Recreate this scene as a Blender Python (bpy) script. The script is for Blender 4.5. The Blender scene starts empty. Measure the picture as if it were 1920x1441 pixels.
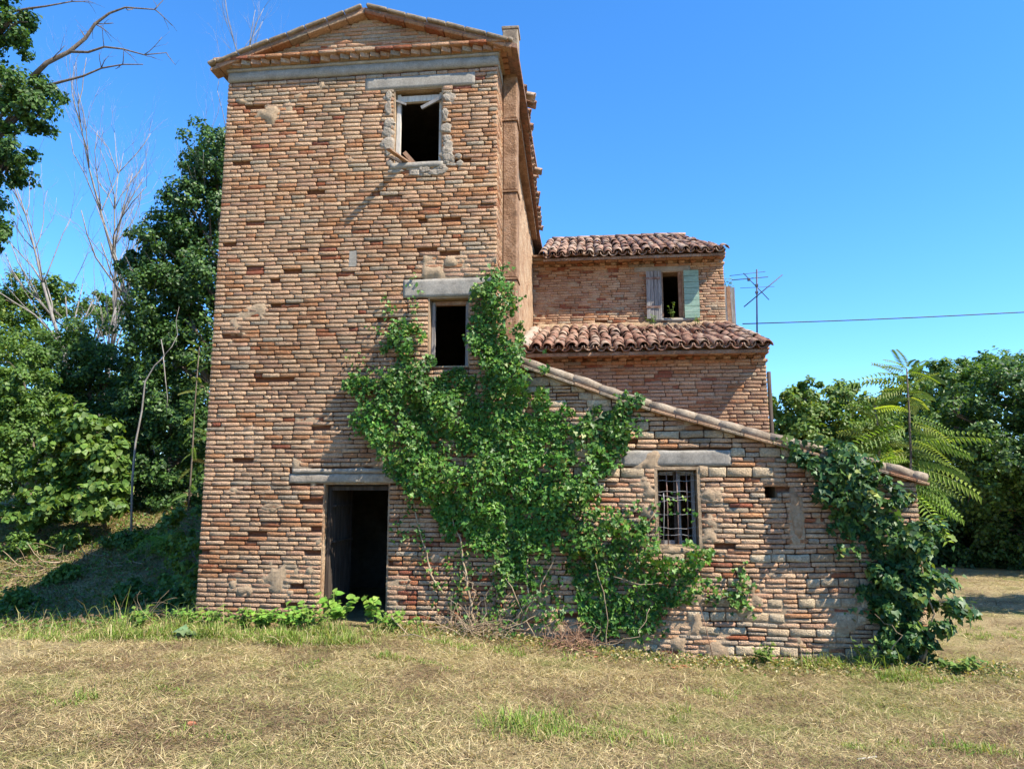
import bpy, bmesh, math, random
import numpy as np
from mathutils import Vector, Matrix, Quaternion

R = math.radians
SC = bpy.context.scene
COL = SC.collection
rng = np.random.default_rng(7)
random.seed(7)

# ------------------------------------------------------------------ camera, sky, sun, exposure
CAM = np.array([5.557, -10.0, 1.764])
FPX, YAW, PITCH = 1360.0, R(6.2), R(8.6)
cam_d = bpy.data.cameras.new('camera')
cam_d.sensor_width = 36.0
cam_d.lens = 36.0 * FPX / 1920.0
cam_d.clip_end = 2000
cam = bpy.data.objects.new('camera', cam_d)
COL.objects.link(cam)
cam.location = CAM
cam.rotation_euler = (R(90) + PITCH, 0, YAW)
SC.camera = cam

SUN = Vector((2.3, -1.1, 3.05)).normalized()
world = bpy.data.worlds.new('World')
SC.world = world
world.use_nodes = True
wn = world.node_tree
bg = wn.nodes['Background']
sky = wn.nodes.new('ShaderNodeTexSky')
sky.sky_type = 'NISHITA'
sky.sun_disc = False
sky.sun_elevation = math.asin(SUN.z)
sky.sun_rotation = math.atan2(SUN.x, SUN.y)
sky.altitude = 100
sky.air_density = 1.0
sky.dust_density = 0.0
sky.ozone_density = 9.0
hs = wn.nodes.new('ShaderNodeHueSaturation')
hs.inputs['Saturation'].default_value = 1.15
wn.links.new(sky.outputs[0], hs.inputs['Color'])
wn.links.new(hs.outputs[0], bg.inputs[0])
bg.inputs[1].default_value = 0.15
sl = bpy.data.lights.new('sun', 'SUN')
sl.energy = 5.0
sl.angle = R(0.53)
sl.color = (1.0, 0.92, 0.80)
so = bpy.data.objects.new('sun', sl)
COL.objects.link(so)
so.rotation_euler = SUN.to_track_quat('Z', 'Y').to_euler()
SC.view_settings.view_transform = 'Standard'
SC.view_settings.look = 'None'
SC.view_settings.exposure = 1.18
SC.view_settings.gamma = 1.0
SC.view_settings.use_curve_mapping = False
SC.render.engine = 'CYCLES'
SC.cycles.max_bounces = 6
SC.cycles.diffuse_bounces = 4
SC.cycles.transparent_max_bounces = 4

# ------------------------------------------------------------------ pixel helpers (direction only; the depth Y is given)
_f = np.array([-math.sin(YAW) * math.cos(PITCH), math.cos(YAW) * math.cos(PITCH), math.sin(PITCH)])
_r = np.array([math.cos(YAW), math.sin(YAW), 0.0])
_u = np.cross(_r, _f)


def at(px, py, Y):
    d = _f + _r * (px - 960) / FPX - _u * (py - 720.5) / FPX
    return CAM + (Y - CAM[1]) / d[1] * d


def pix(P):
    v = np.asarray(P) - CAM
    d = v @ _f
    return np.stack([960 + FPX * (v @ _r) / d, 720.5 - FPX * (v @ _u) / d], -1)


# ------------------------------------------------------------------ numeric helpers
def sst(a, b, x):
    t = np.clip((np.asarray(x, float) - a) / (b - a), 0, 1)
    return t * t * (3 - 2 * t)


_perm = np.random.default_rng(3).random((256, 256))


def vnoise(x, y, s=1.0, off=0):
    x = np.asarray(x, float) * s + off * 17.3
    y = np.asarray(y, float) * s + off * 9.1
    xi, yi = np.floor(x).astype(int), np.floor(y).astype(int)
    fx, fy = x - xi, y - yi
    fx, fy = fx * fx * (3 - 2 * fx), fy * fy * (3 - 2 * fy)
    p = lambda a, b: _perm[a & 255, b & 255]
    return ((p(xi, yi) * (1 - fx) + p(xi + 1, yi) * fx) * (1 - fy) + (p(xi, yi + 1) * (1 - fx) + p(xi + 1, yi + 1) * fx) * fy)


def fbm(x, y, s=1.0, o=3, off=0):
    r, a, t = 0, 1.0, 0
    for i in range(o):
        r = r + a * vnoise(x, y, s * 2 ** i, off + i * 5)
        t += a
        a *= 0.5
    return r / t


def unit(v):
    return v / np.maximum(np.linalg.norm(v, axis=-1, keepdims=True), 1e-9)


def in_poly(px, py, poly):
    px, py = np.asarray(px, float), np.asarray(py, float)
    ins = np.zeros(px.shape, bool)
    n = len(poly)
    for i in range(n):
        x1, y1 = poly[i]
        x2, y2 = poly[(i + 1) % n]
        c = ((y1 > py) != (y2 > py)) & (px < (x2 - x1) * (py - y1) / (y2 - y1 + 1e-12) + x1)
        ins ^= c
    return ins


# ------------------------------------------------------------------ object helpers
WL = {}


def link(o, parent=None, loc=(0, 0, 0)):
    COL.objects.link(o)
    o.location = loc
    WL[o.name] = Vector(loc)
    if parent is not None:
        o.parent = parent
        o.matrix_parent_inverse = Matrix.Translation(-WL[parent.name])
    return o


def tag(o, label=None, cat=None, group=None, kind=None):
    if label: o['label'] = label
    if cat: o['category'] = cat
    if group: o['group'] = group
    if kind: o['kind'] = kind
    return o


def thing(name, loc, label, cat, group=None):
    o = bpy.data.objects.new(name, None)
    o.empty_display_size = 0.2
    link(o, None, loc)
    return tag(o, label, cat, group)


def arr_mesh(name, V, T, col=None, smooth=False, mat=None):
    """triangle mesh from arrays; col = per-vertex rgb"""
    V = np.asarray(V, np.float32)
    T = np.asarray(T, np.int32)
    me = bpy.data.meshes.new(name)
    me.vertices.add(len(V))
    me.vertices.foreach_set('co', V.ravel())
    k = T.shape[1]
    me.loops.add(T.size)
    me.polygons.add(len(T))
    me.polygons.foreach_set('loop_start', np.arange(0, T.size, k, dtype=np.int32))
    me.loops.foreach_set('vertex_index', T.ravel())
    if smooth:
        me.polygons.foreach_set('use_smooth', np.ones(len(T), bool))
    me.update(calc_edges=True)
    if col is not None:
        ca = me.color_attributes.new('Col', 'FLOAT_COLOR', 'POINT')
        c4 = np.ones((len(V), 4), np.float32)
        c4[:, :3] = col
        ca.data.foreach_set('color', c4.ravel())
    if mat: me.materials.append(mat)
    return me


def arr_obj(name, V, T, mat, parent=None, col=None, smooth=False, center=False):
    V = np.asarray(V, float)
    loc = (0, 0, 0)
    if center:
        loc = V.mean(0)
        V = V - loc
    o = bpy.data.objects.new(name, arr_mesh(name, V, T, col, smooth, mat))
    return link(o, parent, tuple(float(a) for a in loc))


class MB:
    """collects boxes, tubes and prisms; build() links them as one mesh object"""

    def __init__(self):
        self.v, self.f = [], []

    def add(self, vs, fs):
        n = len(self.v)
        self.v += [tuple(float(c) for c in p) for p in vs]
        self.f += [tuple(i + n for i in f) for f in fs]

    def box(self, a, b, jit=0.0):
        x0, y0, z0 = a
        x1, y1, z1 = b
        p = [(x0, y0, z0), (x1, y0, z0), (x1, y1, z0), (x0, y1, z0), (x0, y0, z1), (x1, y0, z1), (x1, y1, z1), (x0, y1, z1)]
        if jit: p = [tuple(c + random.uniform(-jit, jit) for c in q) for q in p]
        self.add(p, [(0, 3, 2, 1), (4, 5, 6, 7), (0, 1, 5, 4), (1, 2, 6, 5), (2, 3, 7, 6), (3, 0, 4, 7)])
        return self

    def bar(self, p0, p1, w, t, up=(0, 0, 1)):
        p0, p1 = Vector(p0), Vector(p1)
        d = (p1 - p0).normalized()
        s = d.cross(Vector(up))
        if s.length < 1e-4: s = d.cross(Vector((0, 1, 0)))
        s.normalize()
        n = s.cross(d)
        q = []
        for p in (p0, p1):
            for a, b in ((-1, -1), (1, -1), (1, 1), (-1, 1)):
                q.append(p + s * a * w / 2 + n * b * t / 2)
        self.add(q, [(3, 2, 1, 0), (4, 5, 6, 7), (0, 1, 5, 4), (1, 2, 6, 5), (2, 3, 7, 6), (3, 0, 4, 7)])
        return self

    def tube(self, pts, rad, n=6):
        pts = [Vector(p) for p in pts]
        if not hasattr(rad, '__len__'): rad = [rad] * len(pts)
        base = len(self.v)
        prev = None
        for i, p in enumerate(pts):
            d = (pts[min(i + 1, len(pts) - 1)] - pts[max(i - 1, 0)])
            if d.length < 1e-9: d = Vector((0, 0, 1))
            d.normalize()
            if prev is None:
                s = d.cross(Vector((0.13, 0.31, 0.94)))
                if s.length < 1e-3: s = d.cross(Vector((1, 0, 0)))
            else:
                s = prev - d * prev.dot(d)
                if s.length < 1e-4: s = d.cross(Vector((1, 0, 0.2)))
            s.normalize()
            prev = s
            t = d.cross(s)
            for k in range(n):
                a = 2 * math.pi * k / n
                q = p + (s * math.cos(a) + t * math.sin(a)) * rad[i]
                self.v.append((q.x, q.y, q.z))
        for i in range(len(pts) - 1):
            for k in range(n):
                a, b = base + i * n + k, base + i * n + (k + 1) % n
                self.f.append((a, b, b + n, a + n))
        self.f.append(tuple(base + k for k in reversed(range(n))))
        e = base + (len(pts) - 1) * n
        self.f.append(tuple(e + k for k in range(n)))
        return self

    def build(self, name, mat, parent=None, smooth=False, bevel=0, loc=None):
        me = bpy.data.meshes.new(name)
        V = self.v
        if loc is None:
            a = np.array(V)
            loc = (a.min(0) + a.max(0)) / 2
        loc = tuple(float(c) for c in loc)
        me.from_pydata([(x - loc[0], y - loc[1], z - loc[2]) for x, y, z in V], [], self.f)
        if bevel:
            bm = bmesh.new()
            bm.from_mesh(me)
            bmesh.ops.bevel(bm, geom=list(bm.edges), offset=bevel, segments=1, affect='EDGES')
            bm.to_mesh(me)
            bm.free()
        me.update()
        if smooth: me.polygons.foreach_set('use_smooth', np.ones(len(me.polygons), bool))
        me.materials.append(mat)
        return link(bpy.data.objects.new(name, me), parent, loc)


def box(name, a, b, mat, parent=None, jit=0.0, bevel=0):
    return MB().box(a, b, jit).build(name, mat, parent, bevel=bevel)


# ------------------------------------------------------------------ materials
def new_mat(name, rough=0.85, spec=0.3):
    m = bpy.data.materials.new(name)
    m.use_nodes = True
    nt = m.node_tree
    b = nt.nodes['Principled BSDF']
    b.inputs['Roughness'].default_value = rough
    b.inputs['Specular IOR Level'].default_value = spec
    return m, nt, b


class NT:
    def __init__(self, nt):
        self.nt = nt
        self.geo = nt.nodes.new('ShaderNodeNewGeometry')

    def l(self, a, b):
        self.nt.links.new(a, b)

    def noise(self, scale, detail=4, rough=0.55, vec=None, dist=0.0):
        n = self.nt.nodes.new('ShaderNodeTexNoise')
        n.inputs['Scale'].default_value = scale
        n.inputs['Detail'].default_value = detail
        n.inputs['Roughness'].default_value = rough
        n.inputs['Distortion'].default_value = dist
        self.l(vec or self.geo.outputs['Position'], n.inputs['Vector'])
        return n.outputs['Fac']

    def vor(self, scale, feature='F1', vec=None):
        n = self.nt.nodes.new('ShaderNodeTexVoronoi')
        n.feature = feature
        n.inputs['Scale'].default_value = scale
        self.l(vec or self.geo.outputs['Position'], n.inputs['Vector'])
        return n.outputs['Distance']

    def scaled(self, s):
        n = self.nt.nodes.new('ShaderNodeMapping')
        n.inputs['Scale'].default_value = s
        self.l(self.geo.outputs['Position'], n.inputs['Vector'])
        return n.outputs[0]

    def ramp(self, fac, stops):
        n = self.nt.nodes.new('ShaderNodeValToRGB')
        e = n.color_ramp.elements
        while len(e) > 1: e.remove(e[-1])
        for i, (p, c) in enumerate(stops):
            if not hasattr(c, '__len__'): c = (c, c, c)
            q = e[0] if i == 0 else e.new(p)
            q.position = p
            q.color = (*c, 1)
        self.l(fac, n.inputs[0])
        return n.outputs[0]

    def mix(self, fac, a, b, mode='MIX'):
        n = self.nt.nodes.new('ShaderNodeMix')
        n.data_type = 'RGBA'
        n.blend_type = mode
        for s, v in ((n.inputs[0], fac), (n.inputs[6], a), (n.inputs[7], b)):
            if isinstance(v, (int, float)): s.default_value = v
            elif isinstance(v, tuple): s.default_value = (*v, 1)
            else: self.l(v, s)
        return n.outputs[2]

    def math(self, op, a, b=0.0):
        n = self.nt.nodes.new('ShaderNodeMath')
        n.operation = op
        for s, v in ((n.inputs[0], a), (n.inputs[1], b)):
            if isinstance(v, (int, float)): s.default_value = v
            else: self.l(v, s)
        return n.outputs[0]

    def attr(self, name='Col'):
        n = self.nt.nodes.new('ShaderNodeAttribute')
        n.attribute_name = name
        return n.outputs['Color']

    def bump(self, h, strength=0.5, dist=0.01, normal=None):
        n = self.nt.nodes.new('ShaderNodeBump')
        n.inputs['Strength'].default_value = strength
        n.inputs['Distance'].default_value = dist
        self.l(h, n.inputs['Height'])
        if normal: self.l(normal, n.inputs['Normal'])
        return n.outputs[0]


def mat_brick():
    m, nt, b = new_mat('brick_clay', 0.92, 0.15)
    t = NT(nt)
    c = t.attr()
    n1 = t.noise(38, 5, 0.65)
    n2 = t.noise(9, 4, 0.6)
    c = t.mix(1.0, c, t.ramp(n1, [(0.25, 0.55), (0.5, 0.98), (0.75, 1.34)]), 'MULTIPLY')
    st = t.noise(1.1, 5, .6, t.scaled((1.0, 1.0, .38)))
    c = t.mix(1.0, c, t.ramp(st, [(.28, (.70, .66, .62)), (.5, (1.0, 1.0, 1.0)), (.72, (1.12, 1.08, 1.02))]), 'MULTIPLY')
    lich = t.ramp(n2, [(0.52, 0.0), (0.68, 1.0)])
    c = t.mix(t.math('MULTIPLY', lich, 0.45), c, (0.38, 0.275, 0.165))
    c = t.mix(t.math('MULTIPLY', t.ramp(t.noise(46, 5, .7), [(0.54, 0), (0.66, 1)]), 0.62), c, (0.13, 0.10, 0.075))
    t.l(c, b.inputs['Base Color'])
    h = t.math('ADD', t.noise(55, 6, 0.7), t.math('MULTIPLY', t.vor(70), 0.6))
    t.l(t.bump(h, 1.0, 0.016), b.inputs['Normal'])
    return m


def mat_simple(name, stops, scale=6, rough=0.9, bs=60, bstr=0.5, bd=0.008, detail=5, stretch=None, spec=0.2):
    m, nt, b = new_mat(name, rough, spec)
    t = NT(nt)
    vec = t.scaled(stretch) if stretch else None
    n = t.noise(scale, detail, 0.62, vec)
    c = t.ramp(n, stops)
    c = t.mix(0.5, c, t.ramp(t.noise(bs * 0.7, 4, 0.6, vec), [(0.3, 0.55), (0.7, 1.4)]), 'MULTIPLY')
    t.l(c, b.inputs['Base Color'])
    t.l(t.bump(t.noise(bs, 5, 0.7, vec), bstr, bd), b.inputs['Normal'])
    return m


def mat_tile():
    m, nt, b = new_mat('terracotta_tile', 0.9, 0.15)
    t = NT(nt)
    oi = nt.nodes.new('ShaderNodeObjectInfo')
    r = t.math('FRACT', t.math('ADD', oi.outputs['Random'], t.geo.outputs['Random Per Island']))
    c = t.ramp(r, [(0.0, (0.20, 0.09, 0.058)), (0.25, (0.30, 0.15, 0.095)), (0.5, (0.24, 0.135, 0.095)), (0.72, (0.37, 0.225, 0.15)), (0.9, (0.42, 0.31, 0.225)), (1.0, (0.16, 0.095, 0.072))])
    c = t.mix(t.ramp(t.noise(13, 5, 0.65), [(0.42, 0), (0.66, 0.85)]), c, (0.095, 0.078, 0.06))
    c = t.mix(t.ramp(t.noise(30, 4, 0.6), [(0.58, 0), (0.7, 0.6)]), c, (0.42, 0.36, 0.28))
    t.l(c, b.inputs['Base Color'])
    t.l(t.bump(t.noise(70, 5, 0.7), 0.6, 0.008), b.inputs['Normal'])
    return m


def mat_leaf(name, rough=0.45, trans=0.35, spec=0.4):
    m, nt, b = new_mat(name, rough, spec)
    t = NT(nt)
    c = t.attr()
    c = t.mix(1.0, c, t.ramp(t.noise(22, 2), [(0.3, 0.8), (0.7, 1.2)]), 'MULTIPLY')
    t.l(c, b.inputs['Base Color'])
    tr = nt.nodes.new('ShaderNodeBsdfTranslucent')
    t.l(t.mix(1.0, c, (1.5, 1.45, 0.55), 'MULTIPLY'), tr.inputs['Color'])
    mx = nt.nodes.new('ShaderNodeMixShader')
    mx.inputs[0].default_value = trans
    out = nt.nodes['Material Output']
    t.l(b.outputs[0], mx.inputs[1])
    t.l(tr.outputs[0], mx.inputs[2])
    t.l(mx.outputs[0], out.inputs[0])
    return m


def mat_attr(name, rough=0.9):
    m, nt, b = new_mat(name, rough, 0.1)
    t = NT(nt)
    t.l(t.attr(), b.inputs['Base Color'])
    return m


def mat_ground():
    m, nt, b = new_mat('mown_ground', 0.97, 0.05)
    t = NT(nt)
    n = t.noise(1.1, 6, 0.6)
    c = t.ramp(n, [(0.3, (0.19, 0.14, 0.075)), (0.48, (0.33, 0.26, 0.135)), (0.6, (0.38, 0.30, 0.155)), (0.75, (0.25, 0.22, 0.085))])
    c = t.mix(1.0, c, t.ramp(t.noise(28, 6, 0.7), [(0.25, 0.45), (0.5, 1.0), (0.75, 1.35)]), 'MULTIPLY')
    g = t.ramp(t.noise(0.55, 5, 0.65), [(0.55, 0), (0.68, 0.7)])
    c = t.mix(g, c, (0.13, 0.165, 0.04))
    t.l(c, b.inputs['Base Color'])
    t.l(t.bump(t.noise(35, 6, 0.75), 1.0, 0.05), b.inputs['Normal'])
    return m


M_BRICK = mat_brick()
M_MORTAR = mat_simple('lime_mortar', [(0.25, (0.22, 0.145, 0.082)), (0.5, (0.33, 0.23, 0.14)), (0.75, (0.40, 0.30, 0.195))], 7, 0.95, 45, 0.9, 0.015)
M_PLASTER = mat_simple('old_plaster', [(0.25, (0.22, 0.12, 0.065)), (0.45, (0.36, 0.225, 0.13)), (0.6, (0.43, 0.30, 0.185)), (0.8, (0.36, 0.28, 0.20))], 3.6, 0.95, 22, 1.0, 0.035, detail=8)
M_FLUE = mat_simple('flue_render', [(0.25, (0.13, 0.075, 0.045)), (0.45, (0.24, 0.14, 0.08)), (0.6, (0.32, 0.20, 0.125)), (0.8, (0.30, 0.235, 0.165))], 5.5, 0.95, 30, 1.0, 0.03, detail=8)
M_CEMENT = mat_simple('grey_cement', [(0.25, (0.18, 0.16, 0.13)), (0.5, (0.28, 0.25, 0.205)), (0.75, (0.35, 0.315, 0.26))], 5, 0.95, 70, 0.7, 0.008)
M_COPING = mat_simple('mortared_coping', [(0.25, (0.11, 0.085, 0.062)), (0.45, (0.22, 0.17, 0.12)), (0.6, (0.31, 0.25, 0.18)), (0.8, (0.24, 0.12, 0.07))], 6, 0.95, 50, 0.8, 0.012)
def mat_joint():
    m, nt, b = new_mat('joint_mortar', 0.95, 0.1)
    t = NT(nt)
    c = t.mix(1.0, t.attr(), t.ramp(t.noise(30, 5, .65), [(.25, .65), (.5, 1.0), (.75, 1.3)]), 'MULTIPLY')
    t.l(c, b.inputs['Base Color'])
    t.l(t.bump(t.noise(45, 6, .7), .9, .015), b.inputs['Normal'])
    return m


M_JOINT = mat_joint()
M_TILE = mat_tile()
M_WOOD_GREY = mat_simple('weathered_wood', [(0.25, (0.07, 0.065, 0.062)), (0.5, (0.22, 0.205, 0.19)), (0.75, (0.38, 0.35, 0.31))], 3.5, 0.9, 24, 0.6, 0.01, stretch=(6, 6, 0.5))
M_WOOD_PALE = mat_simple('pale_wood', [(0.25, (0.36, 0.32, 0.27)), (0.5, (0.50, 0.46, 0.40)), (0.75, (0.60, 0.57, 0.50))], 3.5, 0.85, 24, 0.5, 0.006, stretch=(5, 5, 0.6))
M_WOOD_DARK = mat_simple('dark_wood', [(0.25, (0.025, 0.018, 0.013)), (0.5, (0.06, 0.044, 0.033)), (0.75, (0.11, 0.085, 0.068))], 3.5, 0.9, 24, 0.6, 0.008, stretch=(6, 6, 0.5))
M_WOOD_BROWN = mat_simple('brown_wood', [(0.25, (0.14, 0.07, 0.04)), (0.5, (0.26, 0.15, 0.09)), (0.75, (0.34, 0.24, 0.17))], 4, 0.9, 24, 0.6, 0.008, stretch=(2, 2, 2))
M_GREEN = mat_simple('faded_green_paint', [(0.25, (0.14, 0.21, 0.16)), (0.5, (0.22, 0.33, 0.25)), (0.75, (0.30, 0.38, 0.30))], 5, 0.75, 30, 0.4, 0.005, stretch=(0.8, 3, 4))
M_RUST = mat_simple('rusty_iron', [(0.25, (0.10, 0.055, 0.04)), (0.5, (0.20, 0.12, 0.09)), (0.75, (0.30, 0.25, 0.22))], 14, 0.8, 60, 0.3, 0.003)
M_WIRE = mat_simple('galvanised_wire', [(0.3, (0.22, 0.21, 0.20)), (0.7, (0.36, 0.35, 0.34))], 20, 0.5, 60, 0.1, 0.001, spec=0.5)
M_ANT = mat_simple('antenna_metal', [(0.3, (0.03, 0.035, 0.06)), (0.7, (0.06, 0.06, 0.09))], 8, 0.55, 60, 0.2, 0.002, spec=0.4)
M_BARK = mat_simple('bark', [(0.25, (0.07, 0.05, 0.035)), (0.5, (0.15, 0.115, 0.085)), (0.75, (0.24, 0.20, 0.16))], 6, 0.95, 40, 0.8, 0.015, stretch=(3, 3, 0.6))
M_BARK_PALE = mat_simple('bare_bark', [(0.25, (0.14, 0.125, 0.11)), (0.5, (0.24, 0.218, 0.195)), (0.75, (0.33, 0.305, 0.28))], 5, 0.95, 40, 0.5, 0.008, stretch=(3, 3, 0.6))
M_DRYSTEM = mat_simple('dry_stem', [(0.25, (0.17, 0.115, 0.065)), (0.5, (0.29, 0.215, 0.135)), (0.75, (0.39, 0.32, 0.22))], 6, 0.95, 40, 0.4, 0.005)
M_IVY = mat_leaf('ivy_leaf', 0.47, 0.26, 0.32)
M_LEAF = mat_leaf('tree_leaf', 0.5, 0.35, 0.35)
M_FROND = mat_leaf('frond_leaf', 0.5, 0.5, 0.25)
M_GRASS = mat_leaf('grass_blade', 0.7, 0.25, 0.15)
M_GROUND = mat_ground()
M_SURROUND = mat_simple('old_render', [(0.25, (0.22, 0.18, 0.135)), (0.5, (0.33, 0.275, 0.21)), (0.75, (0.40, 0.335, 0.26))], 8, 0.95, 45, 1.0, 0.02)
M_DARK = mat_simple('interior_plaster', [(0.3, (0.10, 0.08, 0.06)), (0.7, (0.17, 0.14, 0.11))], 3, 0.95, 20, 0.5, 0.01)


# ------------------------------------------------------------------ terrain
def gz(x, y):
    x, y = np.asarray(x, float), np.asarray(y, float)
    z = -0.36 * sst(2.5, 7.5, x) * (0.45 + 0.55 * sst(-5.5, -1.5, y))
    dip = -0.115 * np.clip(-x, 0, 7) * sst(-2.5, 1.0, y)
    z = z + dip
    bank = sst(2.2, 9.0, y + 0.10 * x) * 2.15 * sst(-0.6, -4.5, x) + 0.5 * sst(9, 16, y) * sst(0, -6, x)
    z = z + bank
    z = z + 0.05 * (fbm(x, y, 0.8, 3, 2) - 0.5) + 0.03 * (fbm(x, y, 4.0, 2, 4) - 0.5) * np.exp(-((y + 4) / 8) ** 2)
    far = np.hypot(x - 4, y)
    return z + 0.6 * sst(30, 80, far)


def build_ground():
    t = np.linspace(-1, 1, 210)
    g = np.sinh(t * 5.2) / np.sinh(5.2)
    xs = 3.5 + g * 260
    ys = -2.0 + g * 260
    X, Y = np.meshgrid(xs, ys)
    Z = gz(X, Y)
    V = np.stack([X, Y, Z], -1).reshape(-1, 3)
    n = len(xs)
    i = np.arange(n * n).reshape(n, n)
    Q = np.stack([i[:-1, :-1], i[:-1, 1:], i[1:, 1:], i[1:, :-1]], -1).reshape(-1, 4)
    o = arr_obj('ground', V, Q, M_GROUND, smooth=True)
    tag(o, 'dry mown grass ground in front of the ruined house', kind='structure')


build_ground()


# ------------------------------------------------------------------ masonry
class Wall:
    """a wall plane: u along, v up, w outward"""

    def __init__(self, origin, udir, ndir):
        self.o, self.u, self.n = np.array(origin, float), np.array(udir, float), np.array(ndir, float)

    def p(self, u, v, w):
        u, v, w = np.asarray(u, float)[..., None], np.asarray(v, float)[..., None], np.asarray(w, float)[..., None]
        return self.o + self.u * u + np.array([0, 0, 1.0]) * v + self.n * w


_sx = np.array([-1, -.45, .5, 1, 1, .55, -.4, -1, -1, 1], float)


def brick_geo(u0, u1, v0, v1, proud, r, worn=1.0, depth=0.05):
    """ten-sided worn block: back ring, edge ring, face ring, centre"""
    L, H = u1 - u0, v1 - v0
    c = min(0.16 * H, 0.010)
    cu = min(c * 1.3, 0.2 * L)
    P = [(u0 + cu, v0), (u0 + L * r.uniform(.35, .6), v0), (u1 - cu, v0), (u1, v0 + c), (u1, v1 - c), (u1 - cu, v1),
         (u0 + L * r.uniform(.4, .65), v1), (u0 + cu, v1), (u0, v1 - c), (u0, v0 + c)]
    P = np.array(P)
    j = 0.003 * worn
    P = P + r.uniform(-j, j, P.shape)
    tilt = r.uniform(-.0025, .0025) * worn
    P[:, 1] += (P[:, 0] - (u0 + u1) / 2) / max(L, .1) * tilt
    mid = P.mean(0)
    ins = min(0.0035 * worn + r.uniform(0, .003), H * 0.2)
    d = P - mid
    I = mid + d * np.array([1 - ins * 2 / L, 1 - ins * 2 / H])
    A = np.c_[P, np.full(10, -depth)]
    B = np.c_[P, proud - 0.0045 * worn + r.uniform(-.003, .001, 10)]
    Cc = np.c_[I, proud + r.uniform(-.0014, .0010, 10) * worn]
    M = np.array([[mid[0], mid[1], proud + r.uniform(-.001, .0012) * worn]])
    return np.concatenate([A, B, Cc, M])


_T = []
for _k in range(10):
    _a, _b = _k, (_k + 1) % 10
    for _o in (0, 10):
        _T += [(_o + _a, _o + _b, _o + 10 + _b), (_o + _a, _o + 10 + _b, _o + 10 + _a)]
    _T.append((20 + _a, 20 + _b, 30))
BRICK_T = np.array(_T)


def merge_geo(parts, T=BRICK_T):
    n = len(parts[0])
    V = np.concatenate(parts)
    TT = (T[None] + (np.arange(len(parts)) * n)[:, None, None]).reshape(-1, T.shape[1])
    return V, TT


def lay_bricks(spans_fn, v_lo, v_hi, course_fn, r, hole_p=0.02, sag=None):
    """rows of (u0,u1,v0,v1,kind); spans_fn(v) -> list of free (u0,u1) intervals at height v"""
    out = []
    v = v_lo
    row = 0
    while v < v_hi:
        ch, kind = course_fn(v, r)
        if v + ch > v_hi + 0.02: break
        for (a, b) in spans_fn(v, v + ch):
            if b - a < 0.03: continue
            u = a - (0 if (row % 2) else 0.0)
            first = True
            while u < b - 0.005:
                if kind == 'stone': L = r.uniform(.16, .34)
                elif r.random() < 0.16: L = r.uniform(.11, .15)
                elif r.random() < 0.12: L = r.uniform(.17, .22)
                else: L = r.uniform(.265, .315)
                if first and row % 2: L *= 0.5
                first = False
                e = u + L
                if b - e < 0.07: e = b
                e = min(e, b)
                jt = r.uniform(.008, .016)
                out.append((u + (jt / 2 if u > a + .001 else 0), e - (jt / 2 if e < b - .001 else 0), v, v + ch, kind))
                u = e
        v += ch
        row += 1
    return out


TAN = np.array([(.44, .285, .175), (.42, .265, .160), (.45, .305, .190), (.41, .265, .165), (.43, .262, .158)])
ORA = np.array([(.37, .185, .090), (.34, .160, .076), (.39, .215, .115), (.35, .175, .095)])
RED = np.array([(.27, .090, .042), (.30, .115, .055), (.24, .080, .045)])
GRY = np.array([(.30, .235, .165), (.26, .20, .14), (.33, .26, .185)])
STONE = np.array([(.43, .335, .215), (.39, .30, .195), (.44, .35, .235), (.38, .28, .175)])
PINK = np.array([(.37, .215, .135), (.40, .245, .155), (.34, .20, .125)])


def brick_colour(r, w):
    pals = (TAN, ORA, RED, GRY, PINK)
    w = np.array(w, float)
    k = r.choice(5, p=w / w.sum())
    return pals[k][r.integers(len(pals[k]))] * r.uniform(.92, 1.07), k


def build_brickwork(wall, bricks, parent, n_single, r, weights_fn, holes=(), cover_fn=None, proud=(0.003, 0.012), jn=0.0135, sagfn=None, worn=1.0, hole_p=0.012, bright=1.0):
    geos, cols, score, hole_rects = [], [], [], []
    for (u0, u1, v0, v1, kind) in bricks:
        uc, vc = (u0 + u1) / 2, (v0 + v1) / 2
        if any(h[0] < uc < h[1] and h[2] < vc < h[3] for h in holes) or (kind != 'stone' and r.random() < hole_p):
            hole_rects.append((u0, u1, v0, v1))
            continue
        if kind == 'stone':
            c, k = STONE[r.integers(4)] * r.uniform(.85, 1.1), 0
        else:
            c, k = brick_colour(r, weights_fn(uc, vc))
        c = c * bright * (.92 + .30 * float(fbm(uc, vc, .8, 3, 121)))
        pr = r.uniform(*proud)
        if k == 2: pr -= r.uniform(0.004, 0.016)
        g = brick_geo(u0, u1, v0 + jn * r.uniform(.3, .8), v1 - jn * r.uniform(.3, .7), pr, r, worn * (1.5 if kind == 'stone' else 1.0))
        if sagfn is not None: g[:, 1] += sagfn(g[:, 0], g[:, 1])
        P = wall.p(g[:, 0], g[:, 1], g[:, 2])
        geos.append(P)
        cols.append(c)
        s = (u1 - u0) * (v1 - v0)
        if cover_fn is not None and cover_fn(P.mean(0)): s *= 0.01
        score.append(s)
    order = np.argsort(-np.array(score))
    single = set(order[:n_single].tolist())
    for i in sorted(single):
        arr_obj('brick', geos[i], BRICK_T, M_BRICK, parent, np.tile(cols[i], (31, 1)), smooth=False, center=True)
    rest = [i for i in range(len(geos)) if i not in single]
    if rest:
        V, T = merge_geo([geos[i] for i in rest])
        o = arr_obj('brickwork', V, T, M_BRICK, parent, np.repeat(np.array([cols[i] for i in rest]), 31, 0), smooth=False)
        o['kind'] = 'stuff'
    return hole_rects


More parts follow.
